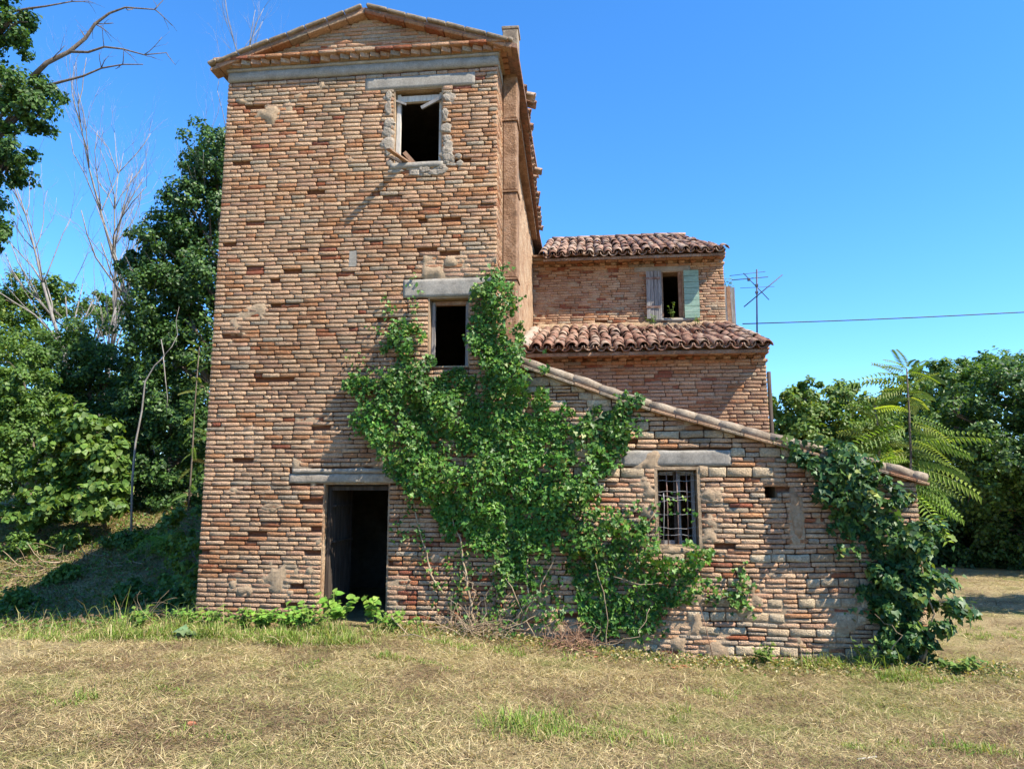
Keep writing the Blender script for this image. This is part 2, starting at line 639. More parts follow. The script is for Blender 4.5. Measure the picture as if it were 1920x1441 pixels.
def grid_lines(lo, hi, cuts, step):
    c = sorted(set([lo, hi] + [a for a in cuts if lo < a < hi]))
    out = []
    for a, b in zip(c[:-1], c[1:]):
        k = max(1, int(round((b - a) / step)))
        out += list(np.linspace(a, b, k, endpoint=False))
    return np.array(out + [hi])


def mortar_sheet(wall, lo, hi, vlo, vhi, openings, inside_fn, parent, base=-0.036, amp=0.010, step=0.035, fill_fn=None, holes=(), off=0, mat=None):
    us = grid_lines(lo, hi, [o[0] for o in openings] + [o[1] for o in openings], step)
    vs = grid_lines(vlo, vhi, [o[2] for o in openings] + [o[3] for o in openings], step)
    U, V = np.meshgrid(us, vs)
    W = base + amp * (fbm(U, V, 9, 3, off) - 0.5) * 2
    if fill_fn is not None: W = W + fill_fn(U, V)
    for h in holes:
        W = np.where((U > h[0] - .01) & (U < h[1] + .01) & (V > h[2] - .005) & (V < h[3] + .005), -0.075, W)
    keep = np.ones((len(vs) - 1, len(us) - 1), bool)
    uc, vc = (us[:-1] + us[1:]) / 2, (vs[:-1] + vs[1:]) / 2
    UC, VC = np.meshgrid(uc, vc)
    for o in openings:
        keep &= ~((UC > o[0]) & (UC < o[1]) & (VC > o[2]) & (VC < o[3]))
    if inside_fn is not None: keep &= inside_fn(UC, VC)
    n = len(us)
    i = np.arange(len(vs) * n).reshape(len(vs), n)
    Q = np.stack([i[:-1, :-1], i[:-1, 1:], i[1:, 1:], i[1:, :-1]], -1)[keep]
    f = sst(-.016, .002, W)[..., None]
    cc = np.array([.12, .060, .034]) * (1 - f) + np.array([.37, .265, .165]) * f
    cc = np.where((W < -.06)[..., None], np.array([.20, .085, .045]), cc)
    return arr_obj('mortar', wall.p(U, V, W).reshape(-1, 3), Q, mat or M_JOINT, parent, cc.reshape(-1, 3), smooth=True)


def core_wall(name, wall, outline, openings, thick, mat, parent, w0=-0.085):
    bm = bmesh.new()
    for loop in [outline] + [[(o[0], o[2]), (o[1], o[2]), (o[1], o[3]), (o[0], o[3])] for o in openings]:
        vs = [bm.verts.new(wall.p(u, v, w0)) for u, v in loop]
        for a, b in zip(vs, vs[1:] + vs[:1]): bm.edges.new((a, b))
    bmesh.ops.triangle_fill(bm, edges=list(bm.edges), use_beauty=True, use_dissolve=False)
    # triangle_fill may fill the holes too: drop those faces
    drop = []
    for f in bm.faces:
        c = np.array(f.calc_center_median()) - wall.o
        u, v = c @ wall.u, c[2]
        if any(o[0] < u < o[1] and o[2] < v < o[3] for o in openings): drop.append(f)
    bmesh.ops.delete(bm, geom=drop, context='FACES_ONLY')
    ret = bmesh.ops.extrude_face_region(bm, geom=list(bm.faces))
    vv = [g for g in ret['geom'] if isinstance(g, bmesh.types.BMVert)]
    bmesh.ops.translate(bm, verts=vv, vec=Vector(-wall.n * thick))
    bmesh.ops.recalc_face_normals(bm, faces=list(bm.faces))
    me = bpy.data.meshes.new(name)
    bm.to_mesh(me)
    bm.free()
    me.materials.append(mat)
    return link(bpy.data.objects.new(name, me), parent)


def reveal(wall, o, depth, mat, parent, front=0.006, sides='lrtb', t=0.03):
    """plastered lining of an opening, set just inside it"""
    u0, u1, v0, v1 = o
    mb = MB()

    def bx(a0, a1, b0, b1, w0, w1):
        q = [wall.p(u, v, w) for w in (w0, w1) for u, v in ((a0, b0), (a1, b0), (a1, b1), (a0, b1))]
        mb.add(q, [(0, 3, 2, 1), (4, 5, 6, 7), (0, 1, 5, 4), (1, 2, 6, 5), (2, 3, 7, 6), (3, 0, 4, 7)])
    if 'l' in sides: bx(u0 - .002, u0 + t, v0, v1, front, -depth)
    if 'r' in sides: bx(u1 - t, u1 + .002, v0, v1, front, -depth)
    if 't' in sides: bx(u0 + t, u1 - t, v1 - t, v1 + .002, front - .003, -depth)
    if 'b' in sides: bx(u0 + t, u1 - t, v0 - .002, v0 + t, front - .003, -depth)
    return mb.build('reveal', mat, parent)


def spans_with(outl_fn, openings):
    """free intervals at a course, given outline interval function and openings"""
    def fn(v0, v1):
        lo, hi = outl_fn((v0 + v1) / 2)
        if hi - lo < 0.05: return []
        iv = [(lo, hi)]
        for o in openings:
            if v1 > o[2] + 0.02 and v0 < o[3] - 0.02:
                nv = []
                for a, b in iv:
                    if o[1] <= a or o[0] >= b:
                        nv.append((a, b))
                        continue
                    if o[0] > a: nv.append((a, o[0]))
                    if o[1] < b: nv.append((o[1], b))
                iv = nv
        return iv
    return fn


def rough_slab(name, wall, u0, u1, v0, v1, w0, w1, mat, parent, chip=0.012, step=0.06, off=0):
    """cast slab or lintel with chipped, uneven faces"""
    us = np.linspace(u0, u1, max(2, int((u1 - u0) / step) + 1))
    vs = np.linspace(v0, v1, max(3, int((v1 - v0) / step) + 1))
    U, V = np.meshgrid(us, vs)
    E = np.zeros(U.shape)
    E[0] = 1
    E[-1] = 1
    E[:, 0] = 1
    E[:, -1] = 1
    W = w1 - chip * (fbm(U, V, 8, 3, off) ** 2) * 1.2 - E * chip * 0.8 * vnoise(U, V, 14, off + 3)
    dv = (vnoise(U, V, 9, off + 7) - .5) * chip
    V2 = V + np.where(E > 0, dv, 0)
    n, k = U.shape
    F = wall.p(U, V2, W).reshape(-1, 3)
    B = wall.p(U, V2, np.full(U.shape, w0)).reshape(-1, 3)
    i = np.arange(n * k).reshape(n, k)
    Q = [np.stack([i[:-1, :-1], i[:-1, 1:], i[1:, 1:], i[1:, :-1]], -1).reshape(-1, 4)]
    N = n * k
    for line in (i[0], i[-1][::-1], i[::-1, 0], i[:, -1]):
        Q.append(np.stack([line[:-1] + N, line[1:] + N, line[1:], line[:-1]], -1))
    return arr_obj(name, np.concatenate([F, B]), np.concatenate(Q), mat, parent, smooth=False)


def patch(name, wall, cu, cv, ru, rv, w, mat, parent, r, hole=None, n=26):
    """irregular trowelled patch of render, thin at its rim"""
    rings = [1.0, .8, .5, .2]
    V, T = [], []
    a = np.arange(n) * 2 * math.pi / n
    rad = 1 + 0.35 * (np.interp(a, np.linspace(0, 2 * math.pi, 10), r.uniform(-1, 1, 10), period=2 * math.pi)) + r.uniform(-.08, .08, n)
    for q, s in enumerate(rings):
        ww = -0.02 if q == 0 else w + r.uniform(-.004, .004, n)
        V.append(wall.p(cu + ru * rad * s * np.cos(a), cv + rv * rad * s * np.sin(a), np.full(n, 1.0) * ww))
    V.append(wall.p(np.array([cu]), np.array([cv]), np.array([w])))
    V = np.concatenate(V)
    for q in range(3):
        for k in range(n):
            b = (k + 1) % n
            T += [(q * n + k, q * n + b, (q + 1) * n + b), (q * n + k, (q + 1) * n + b, (q + 1) * n + k)]
    for k in range(n): T.append((3 * n + k, 3 * n + (k + 1) % n, 4 * n))
    return arr_obj(name, V, T, mat, parent, smooth=True)


# ------------------------------------------------------------------ ivy outlines (photo directions, on the wall plane)
def wallpoly(pts, Y=0.0):
    return [tuple(at(px, py, Y)[[0, 2]]) for px, py in pts]


IVY_A = wallpoly([(735, 590), (790, 600), (803, 650), (808, 700), (868, 700), (886, 655), (886, 560), (905, 528), (940, 500), (958, 512), (952, 600), (975, 655), (1012, 685), (1015, 745), (1075, 790), (1072, 860), (1100, 900), (1085, 960), (1052, 1010), (1015, 1050), (975, 1085), (930, 1062), (890, 1062), (850, 1005), (800, 945), (742, 895), (722, 862), (690, 830), (668, 790), (662, 740), (655, 690), (690, 700), (718, 725), (742, 690), (730, 640)])
IVY_B = wallpoly([(1080, 830), (1108, 765), (1150, 742), (1192, 745), (1203, 800), (1168, 850), (1150, 890), (1120, 950), (1090, 1000), (1060, 1010), (1085, 900)])
IVY_C = wallpoly([(1085, 1000), (1130, 955), (1180, 965), (1224, 985), (1235, 1040), (1262, 1050), (1275, 1025), (1318, 1030), (1325, 1080), (1300, 1132), (1240, 1142), (1205, 1190), (1150, 1192), (1090, 1150), (1060, 1100), (1070, 1040)])
IVY_D = wallpoly([(1325, 1100), (1370, 1085), (1390, 1050), (1408, 1085), (1410, 1110), (1380, 1140), (1330, 1135)])
IVY_E = wallpoly([(800, 1090), (850, 1040), (1000, 1050), (1060, 1040), (1075, 1150), (1020, 1200), (940, 1215), (860, 1190)])
IVY_F = wallpoly([(1455, 818), (1510, 822), (1600, 850), (1642, 875), (1655, 945), (1700, 965), (1720, 990), (1725, 1240), (1685, 1240), (1645, 1180), (1622, 1100), (1655, 1060), (1622, 1000), (1580, 985), (1556, 930), (1510, 890), (1480, 850)])
IVY_G = wallpoly([(1555, 1000), (1585, 985), (1605, 1010), (1595, 1045), (1560, 1042)])


def ivy_cover(P):
    x, z = P[0], P[2]
    return any(bool(in_poly(x, z, q)) for q in (IVY_A, IVY_B, IVY_C, IVY_F))


# ================================================================== BRICK TOWER
TW = 4.25
tower = thing('brick_tower', (2.1, 0, 0), 'tall narrow brick tower with gabled top, dark doorway and two open windows', 'tower')
FW = Wall((0, 0, 0), (1, 0, 0), (0, -1, 0))
W1 = (2.66, 3.42, 6.62, 7.86)
W2 = (3.25, 3.86, 3.55, 4.58)
DR = (1.79, 2.75, -0.30, 1.92)
L1 = (2.21, 3.91, 7.86, 8.06)
L2 = (2.88, 4.20, 4.58, 4.85)
LD = (1.28, 2.86, 1.92, 2.12)
VENT = (2.05, 2.16, 5.08, 5.32)
BEAM_Z = 8.15
front = core_wall('front_wall', FW, [(0.01, -0.6), (TW - 0.01, -0.6), (TW - 0.01, 8.6), (0.01, 8.6)], [W1, W2, DR], 0.38, M_MORTAR, tower)


def sag_t(u, v):
    return 0.012 * (vnoise(u, v, 0.6, 3) - .5) + 0.002 * (vnoise(u, v, 2.0, 9) - .5)


def tower_weights(u, v):
    n = float(fbm(u, v, 0.9, 3, 11))
    red = max(0.0, (n - 0.42) * 3.2)
    red = red + .25 * float(sst(1.2, 3.2, u)) * float(sst(3.5, 4.5, v)) * float(sst(7.6, 7.0, v))
    w = [0.80, 0.10 + red * 0.55, 0.02 + red * 0.12, 0.06, 0.18]
    if v < 1.9 and u > 2.7: w[1] += .15; w[2] += .14
    if 2.75 < v < 2.87 and u < 2.0: w = [.1, .5, .3, 0, .2]
    if v > 7.75: w = [.25, .12, .10, .5, .25]
    return w


r_t = np.random.default_rng(21)
t_open = [W1, W2, DR, L1, L2, LD, VENT]
spans = spans_with(lambda v: (0.0, TW), t_open)
rows = lay_bricks(spans, -0.18, BEAM_Z, lambda v, r: (r.uniform(.061, .0685), 'brick'), r_t)
t_holes = [(1.2, 1.45, 2.75, 2.82), (3.0, 3.3, 5.72, 5.77), (3.5, 3.85, 5.72, 5.80), (1.6, 1.8, 1.62, 1.72), (1.35, 1.6, 1.65, 1.72),
           (1.0, 1.3, 3.38, 3.45), (1.55, 1.8, 0.9, 0.97), (1.4, 1.6, 0.45, 0.52), (3.3, 3.6, 5.2, 5.25)]
hr = build_brickwork(FW, rows, front, 240, r_t, tower_weights, holes=t_holes, cover_fn=ivy_cover, sagfn=sag_t, hole_p=0.010)


def t_fill(U, V):
    n = fbm(U, V, 1.5, 3, 31)
    f = 0.022 * sst(0.66, 0.82, n) + 0.027 * sst(.62, .72, fbm(U, V, 4.5, 3, 39))
    f = f + 0.035 * sst(1.5, 0.7, V) * sst(0.56, 0.66, fbm(U, V, 3.2, 3, 33))
    f = f + 0.036 * sst(0.40, 0.2, np.abs(V - 7.75)) * sst(0.52, 0.62, fbm(U, V, 3.0, 3, 35)) * sst(3.2, 1.5, U)
    f = f + 0.033 * (np.maximum(np.abs(U - 3.7) / .55, np.abs(V - 5.0) / .25) < 1)
    f = f + 0.033 * (np.maximum(np.abs(U - 2.0) / .7, np.abs(V - 2.5) / .38) < 1) * sst(.35, .6, fbm(U, V, 3, 2, 37))
    return f


mortar_sheet(FW, 0.004, TW - 0.004, -0.5, BEAM_Z + 0.02, [W1, W2, DR], None, front, fill_fn=t_fill, holes=hr, off=1)
# the other three walls, closed so that the inside is dark
SIDE = Wall((TW, 0, 0), (0, 1, 0), (1, 0, 0))
sw = core_wall('side_wall', SIDE, [(0.05, -0.6), (1.2, -0.6), (1.2, 8.5), (0.05, 8.5)], [], 0.3, M_MORTAR, tower, w0=-0.06)
r_s = np.random.default_rng(5)
rows = lay_bricks(lambda a, b: [(0.0, 0.62)], -0.2, 8.36, lambda v, r: (r.uniform(.056, .063), 'brick'), r_s)
build_brickwork(SIDE, rows, sw, 0, r_s, lambda u, v: [.4, .4, .05, .0, .3], hole_p=0, proud=(0.0, 0.006))
box('side_wall', (0.0, 0.10, -0.8), (0.34, 4.2, 8.5), M_MORTAR, tower)
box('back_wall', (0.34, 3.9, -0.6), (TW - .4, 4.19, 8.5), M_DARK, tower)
box('floor_slab', (0.34, 0.47, 2.75), (TW - .36, 3.88, 2.95), M_DARK, tower)  # both slabs are unseen floors, added to block light inside the tower
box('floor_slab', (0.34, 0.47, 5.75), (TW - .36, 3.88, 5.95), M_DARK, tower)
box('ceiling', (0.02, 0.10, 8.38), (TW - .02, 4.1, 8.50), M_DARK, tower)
# concrete ring beam with its fillet
rough_slab('ring_beam', FW, -0.012, TW + 0.012, BEAM_Z, 8.305, -0.08, 0.016, M_CEMENT, tower, 0.016, 0.07, 2)
rough_slab('beam_fillet', FW, -0.03, TW + 0.03, 8.308, 8.352, -0.08, 0.035, M_CEMENT, tower, 0.012, 0.07, 4)
box('ring_beam_return', (TW - 0.05, 0.082, BEAM_Z), (TW + 0.012, 1.2, 8.305), M_CEMENT, tower)
# cornice: sawtooth bricks, flat course, tile edge
r_c = np.random.default_rng(9)
cor = box('cornice', (-0.05, -0.04, 8.355), (TW + 0.05, 1.2, 8.46), M_MORTAR, tower)
x = -0.10
while x < TW + 0.10:
    mb = MB()
    w, zz = 0.115, 8.356 + r_c.uniform(-.004, .006)
    h = 0.072 + r_c.uniform(-.006, .006)
    d = 0.125 + r_c.uniform(-.02, .012)
    a, b = x, x + w + r_c.uniform(-.01, .012)
    mb.add([(a, .0, zz), (b + .02, .0, zz), (b + .055, -d + .055, zz), (a + .045, -d, zz), (a, .0, zz + h), (b + .02, .0, zz + h), (b + .055, -d + .055, zz + h), (a + .045, -d, zz + h)],
           [(0, 1, 2, 3), (4, 7, 6, 5), (0, 4, 5, 1), (1, 5, 6, 2), (2, 6, 7, 3), (3, 7, 4, 0)])
    o = mb.build('dentil_brick', M_BRICK, cor)
    me = o.data
    ca = me.color_attributes.new('Col', 'FLOAT_COLOR', 'POINT')
    cc, _ = brick_colour(r_c, [.35, .35, .12, .15, .3])
    ca.data.foreach_set('color', np.tile(np.append(cc, 1), len(me.vertices)).astype(np.float32))
    x += 0.158
y = 0.02
while y < 1.0:
    mb = MB().box((TW, y, 8.358), (TW + 0.13, y + .1, 8.425), 0.006)
    o = mb.build('dentil_brick', M_BRICK, cor)
    ca = o.data.color_attributes.new('Col', 'FLOAT_COLOR', 'POINT')
    ca.data.foreach_set('color', np.tile((.36, .18, .10, 1), len(o.data.vertices)).astype(np.float32))
    y += 0.16
# course over the teeth, brick by brick
CW = Wall((0, -0.10, 0), (1, 0, 0), (0, -1, 0))
geos, cols = [], []
x = -0.20
while x < TW + 0.19:
    e = min(x + r_c.uniform(.26, .31), TW + 0.20)
    g = brick_geo(x, e - .008, 8.434, 8.482, 0.055 + r_c.uniform(-.006, .006), r_c, 0.8, 0.16)
    arr_obj('brick', CW.p(g[:, 0], g[:, 1], g[:, 2]), BRICK_T, M_BRICK, cor, np.tile(brick_colour(r_c, [.25, .4, .25, .1, .2])[0], (31, 1)), True, True)
    x = e
# pediment
AP = (2.20, 9.07)
SL = 0.33


def ped_top(x):
    return AP[1] - SL * np.abs(np.asarray(x) - AP[0])


ped = core_wall('pediment', Wall((0, 0.0, 0), (1, 0, 0), (0, -1, 0)), [(AP[0] - (AP[1] - 8.46) / SL, 8.46), (AP[0] + (AP[1] - 8.46) / SL, 8.46), (AP[0], AP[1])], [], 0.3, M_MORTAR, tower, w0=-0.03)
rows = lay_bricks(spans_with(lambda v: (AP[0] - (AP[1] - v) / SL + .0, AP[0] + (AP[1] - v) / SL), []), 8.485, 9.05, lambda v, r: (r.uniform(.056, .063), 'brick'), r_c)
build_brickwork(Wall((0, -0.01, 0), (1, 0, 0), (0, -1, 0)), rows, ped, 60, r_c, lambda u, v: [.32, .2, .10, .4, .3], hole_p=0.0)
mortar_sheet(FW, -0.1, TW + .1, 8.47, 9.08, [], lambda U, V: V < ped_top(U), ped, base=0.002, amp=0.008, off=3)
# raking verge: soffit bricks and mortared coping tiles, then the two tiled slopes behind
roof = MB()
OV = 0.14
for s in (-1, 1):
    e = AP[0] + s * 2.36
    ze = float(ped_top(e))
    q = [(AP[0], -OV + .01, AP[1] + .03), (e, -OV + .01, ze + .03), (e, 4.4, ze + .03), (AP[0], 4.4, AP[1] + .03),
         (AP[0], -OV + .01, AP[1] + .10), (e, -OV + .01, ze + .10), (e, 4.4, ze + .10), (AP[0], 4.4, AP[1] + .10)]
    f = [(0, 1, 2, 3), (4, 7, 6, 5), (0, 4, 5, 1), (1, 5, 6, 2), (2, 6, 7, 3), (3, 7, 4, 0)]
    roof.add(q, f if s > 0 else [tuple(reversed(i)) for i in f])
roof = roof.build('roof', M_TILE, tower)
ang = math.atan(SL)
for s in (-1, 1):
    t = 0.0
    Lr = (2.44 if s < 0 else 2.27) / math.cos(ang)
    while t < Lr - 0.05:
        L = min(r_c.uniform(.24, .36), Lr - t)
        mb = MB()
        p0 = Vector((AP[0] + s * t * math.cos(ang), -OV + .09, AP[1] - t * math.sin(ang)))
        p1 = Vector((AP[0] + s * (t + L - .008) * math.cos(ang), -OV + .09, AP[1] - (t + L - .008) * math.sin(ang)))
        up = Vector((s * math.sin(ang), 0, math.cos(ang)))
        k = r_c.uniform(-.008, .010)
        mb.bar(p0 + up * (.125 + k), p1 + up * (.12 + k + r_c.uniform(-.008, .008)), .27, .05, up=up)
        mb.build('coping_tile', M_COPING, tower, bevel=.014)
        mb = MB()
        mb.bar(p0 + up * .03 + Vector((0, .03, 0)), p1 + up * .03 + Vector((0, .03, 0)), .24, .05, up=up)
        o = mb.build('verge_brick', M_BRICK, tower, bevel=.008)
        ca = o.data.color_attributes.new('Col', 'FLOAT_COLOR', 'POINT')
        ca.data.foreach_set('color', np.tile(np.append(brick_colour(r_c, [.3, .3, .2, .2, .3])[0], 1), len(o.data.vertices)).astype(np.float32))
        t += L
box('cornice_end', (TW + 0.05, 0.05, 8.43), (TW + 0.19, 1.15, 8.49), M_TILE, tower, 0.008)
# lintels and window dressings
rough_slab('lintel', FW, *L1, -0.06, 0.008, M_CEMENT, tower, 0.006, 0.05, 11)
rough_slab('lintel', FW, *L2, -0.06, 0.014, M_CEMENT, tower, 0.010, 0.04, 12)
rough_slab('lintel', FW, LD[0], LD[1], LD[2], LD[3] - .07, -0.06, 0.020, M_SURROUND, tower, 0.014, 0.03, 13)
rough_slab('lintel_cap', FW, LD[0] + .05, LD[1], LD[3] - .066, LD[3], -0.06, 0.034, M_SURROUND, tower, 0.014, 0.03, 14)
box('vent_cover', (VENT[0], -0.002, VENT[2]), (VENT[1], 0.05, VENT[3]), M_CEMENT, tower, 0.004)
r_p = np.random.default_rng(77)
for i in range(46):
    e = i % 4
    if e == 0: cu, cv, ru, rv = 2.60 + r_p.uniform(-.07, .02), r_p.uniform(6.7, 7.85), r_p.uniform(.05, .10), r_p.uniform(.06, .14)
    elif e == 1: cu, cv, ru, rv = 3.48 + r_p.uniform(-.02, .08), r_p.uniform(6.7, 7.85), r_p.uniform(.05, .10), r_p.uniform(.06, .14)
    elif e == 2: cu, cv, ru, rv = r_p.uniform(2.65, 3.45), 6.53 + r_p.uniform(-.05, .03), r_p.uniform(.07, .16), r_p.uniform(.04, .07)
    else: cu, cv, ru, rv = r_p.choice([r_p.uniform(2.4, 2.65), r_p.uniform(3.42, 3.7)]), r_p.uniform(6.5, 6.85), r_p.uniform(.04, .10), r_p.uniform(.03, .06)
    patch('render_patch', FW, cu, cv, ru, rv, 0.012 + r_p.uniform(-.005, .008), M_SURROUND, tower, r_p, n=18)
for (cu, cv, ru, rv) in ((1.05, 1.58, .16, .07), (2.0, 6.75, .07, .045)):
    patch('render_patch', FW, cu, cv, ru, rv, 0.006, M_MORTAR, tower, r_p)
reveal(FW, W1, 0.36, M_MORTAR, tower, front=-.012, t=.02)
reveal(FW, W2, 0.36, M_MORTAR, tower, front=-.012, t=.02)
reveal(FW, DR, 0.36, M_PLASTER, tower, sides='lrt', t=0.02, front=-.012)
# upper window
w = thing('_tmp', (0, 0, 0), 'x', 'x')
bpy.data.objects.remove(w)


def window_root(name, loc, parent):
    o = bpy.data.objects.new(name, None)
    return link(o, parent, loc)


wu = window_root('window', (3.04, 0.1, 6.62), tower)
mb = MB().box((W1[0] + .03, .10, W1[2] + .03), (W1[0] + .085, .17, W1[3] - .04), .003)
mb.build('frame_jamb', M_WOOD_PALE, wu)
MB().box((W1[1] - .07, .10, W1[2] + .03), (W1[1] - .032, .17, W1[3] - .04), .003).build('frame_jamb', M_WOOD_PALE, wu)
MB().box((W1[0] + .087, .10, W1[3] - .16), (W1[1] - .072, .16, W1[3] - .07), .004).build('frame_head', M_WOOD_PALE, wu)
MB().bar((3.08, .06, 7.56), (3.43, .04, 7.72), .05, .035, up=(0, -1, 0)).build('broken_bar', M_WOOD_GREY, wu)
MB().bar((2.68, .06, 7.70), (2.84, .07, 7.64), .03, .025, up=(0, -1, 0)).build('broken_bar', M_WOOD_GREY, wu)
rough_slab('sill', FW, W1[0] - .02, W1[1] + .02, W1[2] - .05, W1[2] + .035, -0.36, 0.03, M_CEMENT, wu, 0.012, 0.05, 19)
# middle window
wm = window_root('window', (3.55, 0.15, 3.6), tower)
for a, b in (((W2[0] + .03, .14, W2[2] + .02), (W2[0] + .08, .2, W2[3] - .035)), ((W2[1] - .08, .14, W2[2] + .02), (W2[1] - .03, .2, W2[3] - .035))):
    MB().box(a, b, .003).build('frame_jamb', M_WOOD_GREY, wm)
MB().box((W2[0] + .08, .14, W2[3] - .09), (W2[1] - .08, .2, W2[3] - .035), .003).build('frame_head', M_WOOD_BROWN, wm)
# doorway: boarded leaf folded inwards
dr = window_root('door', (1.83, 0.3, 0), tower)
for k in range(5):
    d0, d1 = k * .155, k * .155 + .148
    c, s = math.cos(R(87)), math.sin(R(87))
    MB().bar((1.845 + c * (d0 + d1) / 2, .20 + s * (d0 + d1) / 2, 0.0), (1.845 + c * (d0 + d1) / 2, .20 + s * (d0 + d1) / 2, 1.86), .148, .03, up=(s, -c, 0)).build('plank', M_WOOD_DARK, dr)
for zz in (.3, 1.1, 1.6):
    MB().bar((1.87, .19, zz), (1.87 + c * .7, .19 + s * .7, zz), .09, .025, up=(0, 0, 1)).build('ledge', M_WOOD_DARK, dr)
MB().box((DR[0] + .036, .12, -.2), (DR[0] + .08, .19, DR[3] - .04), .003).build('frame_jamb', M_WOOD_DARK, dr)
MB().box((DR[0] + .08, .12, DR[3] - .10), (DR[1] - .04, .18, DR[3] - .04), .003).build('frame_head', M_WOOD_DARK, dr)
rough_slab('doorstep', FW, DR[0] - .05, DR[1] + .05, -.32, -.05, -0.38, 0.05, M_CEMENT, tower, 0.02, 0.08, 23)
# rendered flue against the side wall, joints proud, stack over the roof
fl = MB()
zs = [-.4, 1.2, 2.6, 3.75, 5.02, 6.42, 7.6, 8.42]
for a, b in zip(zs[:-1], zs[1:]):
    seg = MB().box((TW + .004, .60, a), (TW + .235 + random.uniform(-.008, .008), .95, b - .03), .006)
    seg.build('flue_section', M_FLUE, tower, bevel=.02)
    MB().box((TW + .004, .585, b - .028), (TW + .25, .96, b - .002), .003).build('flue_joint', M_FLUE, tower)
MB().box((TW + .004, .62, 8.50), (TW + .245, .95, 9.16), .006).build('chimney_stack', M_COPING, tower, bevel=.015)
MB().box((TW - .012, .605, 9.162), (TW + .262, .97, 9.215), .006).build('chimney_cap', M_COPING, tower, bevel=.012)

# ================================================================== FARMHOUSE BEHIND
YU, YL = 6.5, 3.0
XR = 8.65
house = thing('farmhouse', (6.5, 6.5, 0), 'brick farmhouse with two tiled roof levels and a shuttered window behind the tower', 'house')
HU = Wall((0, YU, 0), (1, 0, 0), (0, -1, 0))
HL = Wall((0, YL, 0), (1, 0, 0), (0, -1, 0))
WH = (7.22, 7.72, 5.74, 6.86)
LH = (6.62, 7.90, 6.865, 7.06)
ZU, ZL = 7.19, 4.28
uw = core_wall('upper_wall', HU, [(TW + .005, 4.5), (XR - .01, 4.5), (XR - .01, ZU), (TW + .005, ZU)], [WH], 0.35, M_MORTAR, house)
lw = core_wall('lower_wall', HL, [(TW + .005, -.6), (XR - .01, -.6), (XR - .01, ZL), (TW + .005, ZL)], [], 0.35, M_MORTAR, house)
r_h = np.random.default_rng(41)
hw = lambda u, v: [.45, .25, .08 + .25 * max(0, float(fbm(u, v, 1.2, 2, 51)) - .5), .06, .5]
rows = lay_bricks(spans_with(lambda v: (TW + .01, XR), [WH, LH]), 5.55, ZU, lambda v, r: (r.uniform(.057, .064), 'brick'), r_h)
hr = build_brickwork(HU, rows, uw, 120, r_h, hw, hole_p=.004, jn=.009, proud=(.0, .009))
mortar_sheet(HU, TW + .01, XR - .005, 5.3, ZU, [WH], None, uw, base=-.012, amp=.012, step=.05, holes=hr, off=5,
             fill_fn=lambda U, V: .010 * sst(.58, .7, fbm(U, V, 3.2, 3, 61)))
rows = lay_bricks(spans_with(lambda v: (TW + .01, XR), []), 2.3, ZL, lambda v, r: (r.uniform(.062, .072), 'brick'), r_h)
hr = build_brickwork(HL, rows, lw, 170, r_h, hw, hole_p=.003, cover_fn=lambda P: P[2] < 4.3 - (P[0] - 4.5) * .22 - .2)
mortar_sheet(HL, TW + .01, XR - .005, 2.2, ZL, [], None, lw, base=-.010, amp=.010, step=.05, holes=hr, off=6)
# gable side, back and the long wing behind the tower
box('side_wall', (XR - .35, YL + .1, -.6), (XR - .004, YU - .002, ZL + .1), M_MORTAR, house)
box('side_wall', (XR - .35, YU + .10, -.6), (XR - .004, 12.0, ZU - .02), M_MORTAR, house)
box('back_wall', (TW, 12.0, -.6), (XR, 12.3, ZU), M_MORTAR, house)
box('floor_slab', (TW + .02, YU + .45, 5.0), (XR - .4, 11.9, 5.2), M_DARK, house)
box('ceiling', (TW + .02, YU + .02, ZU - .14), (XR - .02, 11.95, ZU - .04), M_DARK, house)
wing = MB()
wing.add([(TW - .3, 1.21, -.6), (TW, 1.21, -.6), (TW, 12, -.6), (TW - .3, 12, -.6), (TW - .3, 1.21, 8.45), (TW, 1.21, 8.45), (TW, 6.6, 7.72), (TW - .3, 6.6, 7.72), (TW, 12, 7.6), (TW - .3, 12, 7.6)],
         [(0, 3, 2, 1), (0, 1, 5, 4), (1, 2, 8, 6, 5), (4, 5, 6, 7), (3, 0, 4, 7, 9), (7, 6, 8, 9), (2, 3, 9, 8)])
wing.build('wing_wall', M_PLASTER, house, loc=(0, 0, 0))
box('wing_wall', (0.0, 4.22, -.6), (0.3, 12, 7.6), M_MORTAR, house)
box('wing_back_wall', (0.3, 11.7, -.6), (TW - .3, 12, 7.6), M_MORTAR, house)
# plaster relief on the wing wall
mortar_sheet(Wall((TW, 0, 0), (0, 1, 0), (1, 0, 0)), 1.25, 6.45, 4.3, 7.7, [], None, house, base=.012, amp=.022, step=.08, off=8, mat=M_PLASTER)
# wing eave: corbel, then tile ends
EA, EB = Vector((TW + .29, 1.3, 8.50)), Vector((TW + .20, 6.15, 7.78))
q = []
cb = MB()
for off, h in (((0.0, .0), .10), ((0.0, .10), .06)):
    pass
cb.bar(EA + Vector((-.20, 0, -.13)), EB + Vector((-.14, 0, -.12)), .16, .09)
cb.build('eave_corbel', M_FLUE, house)


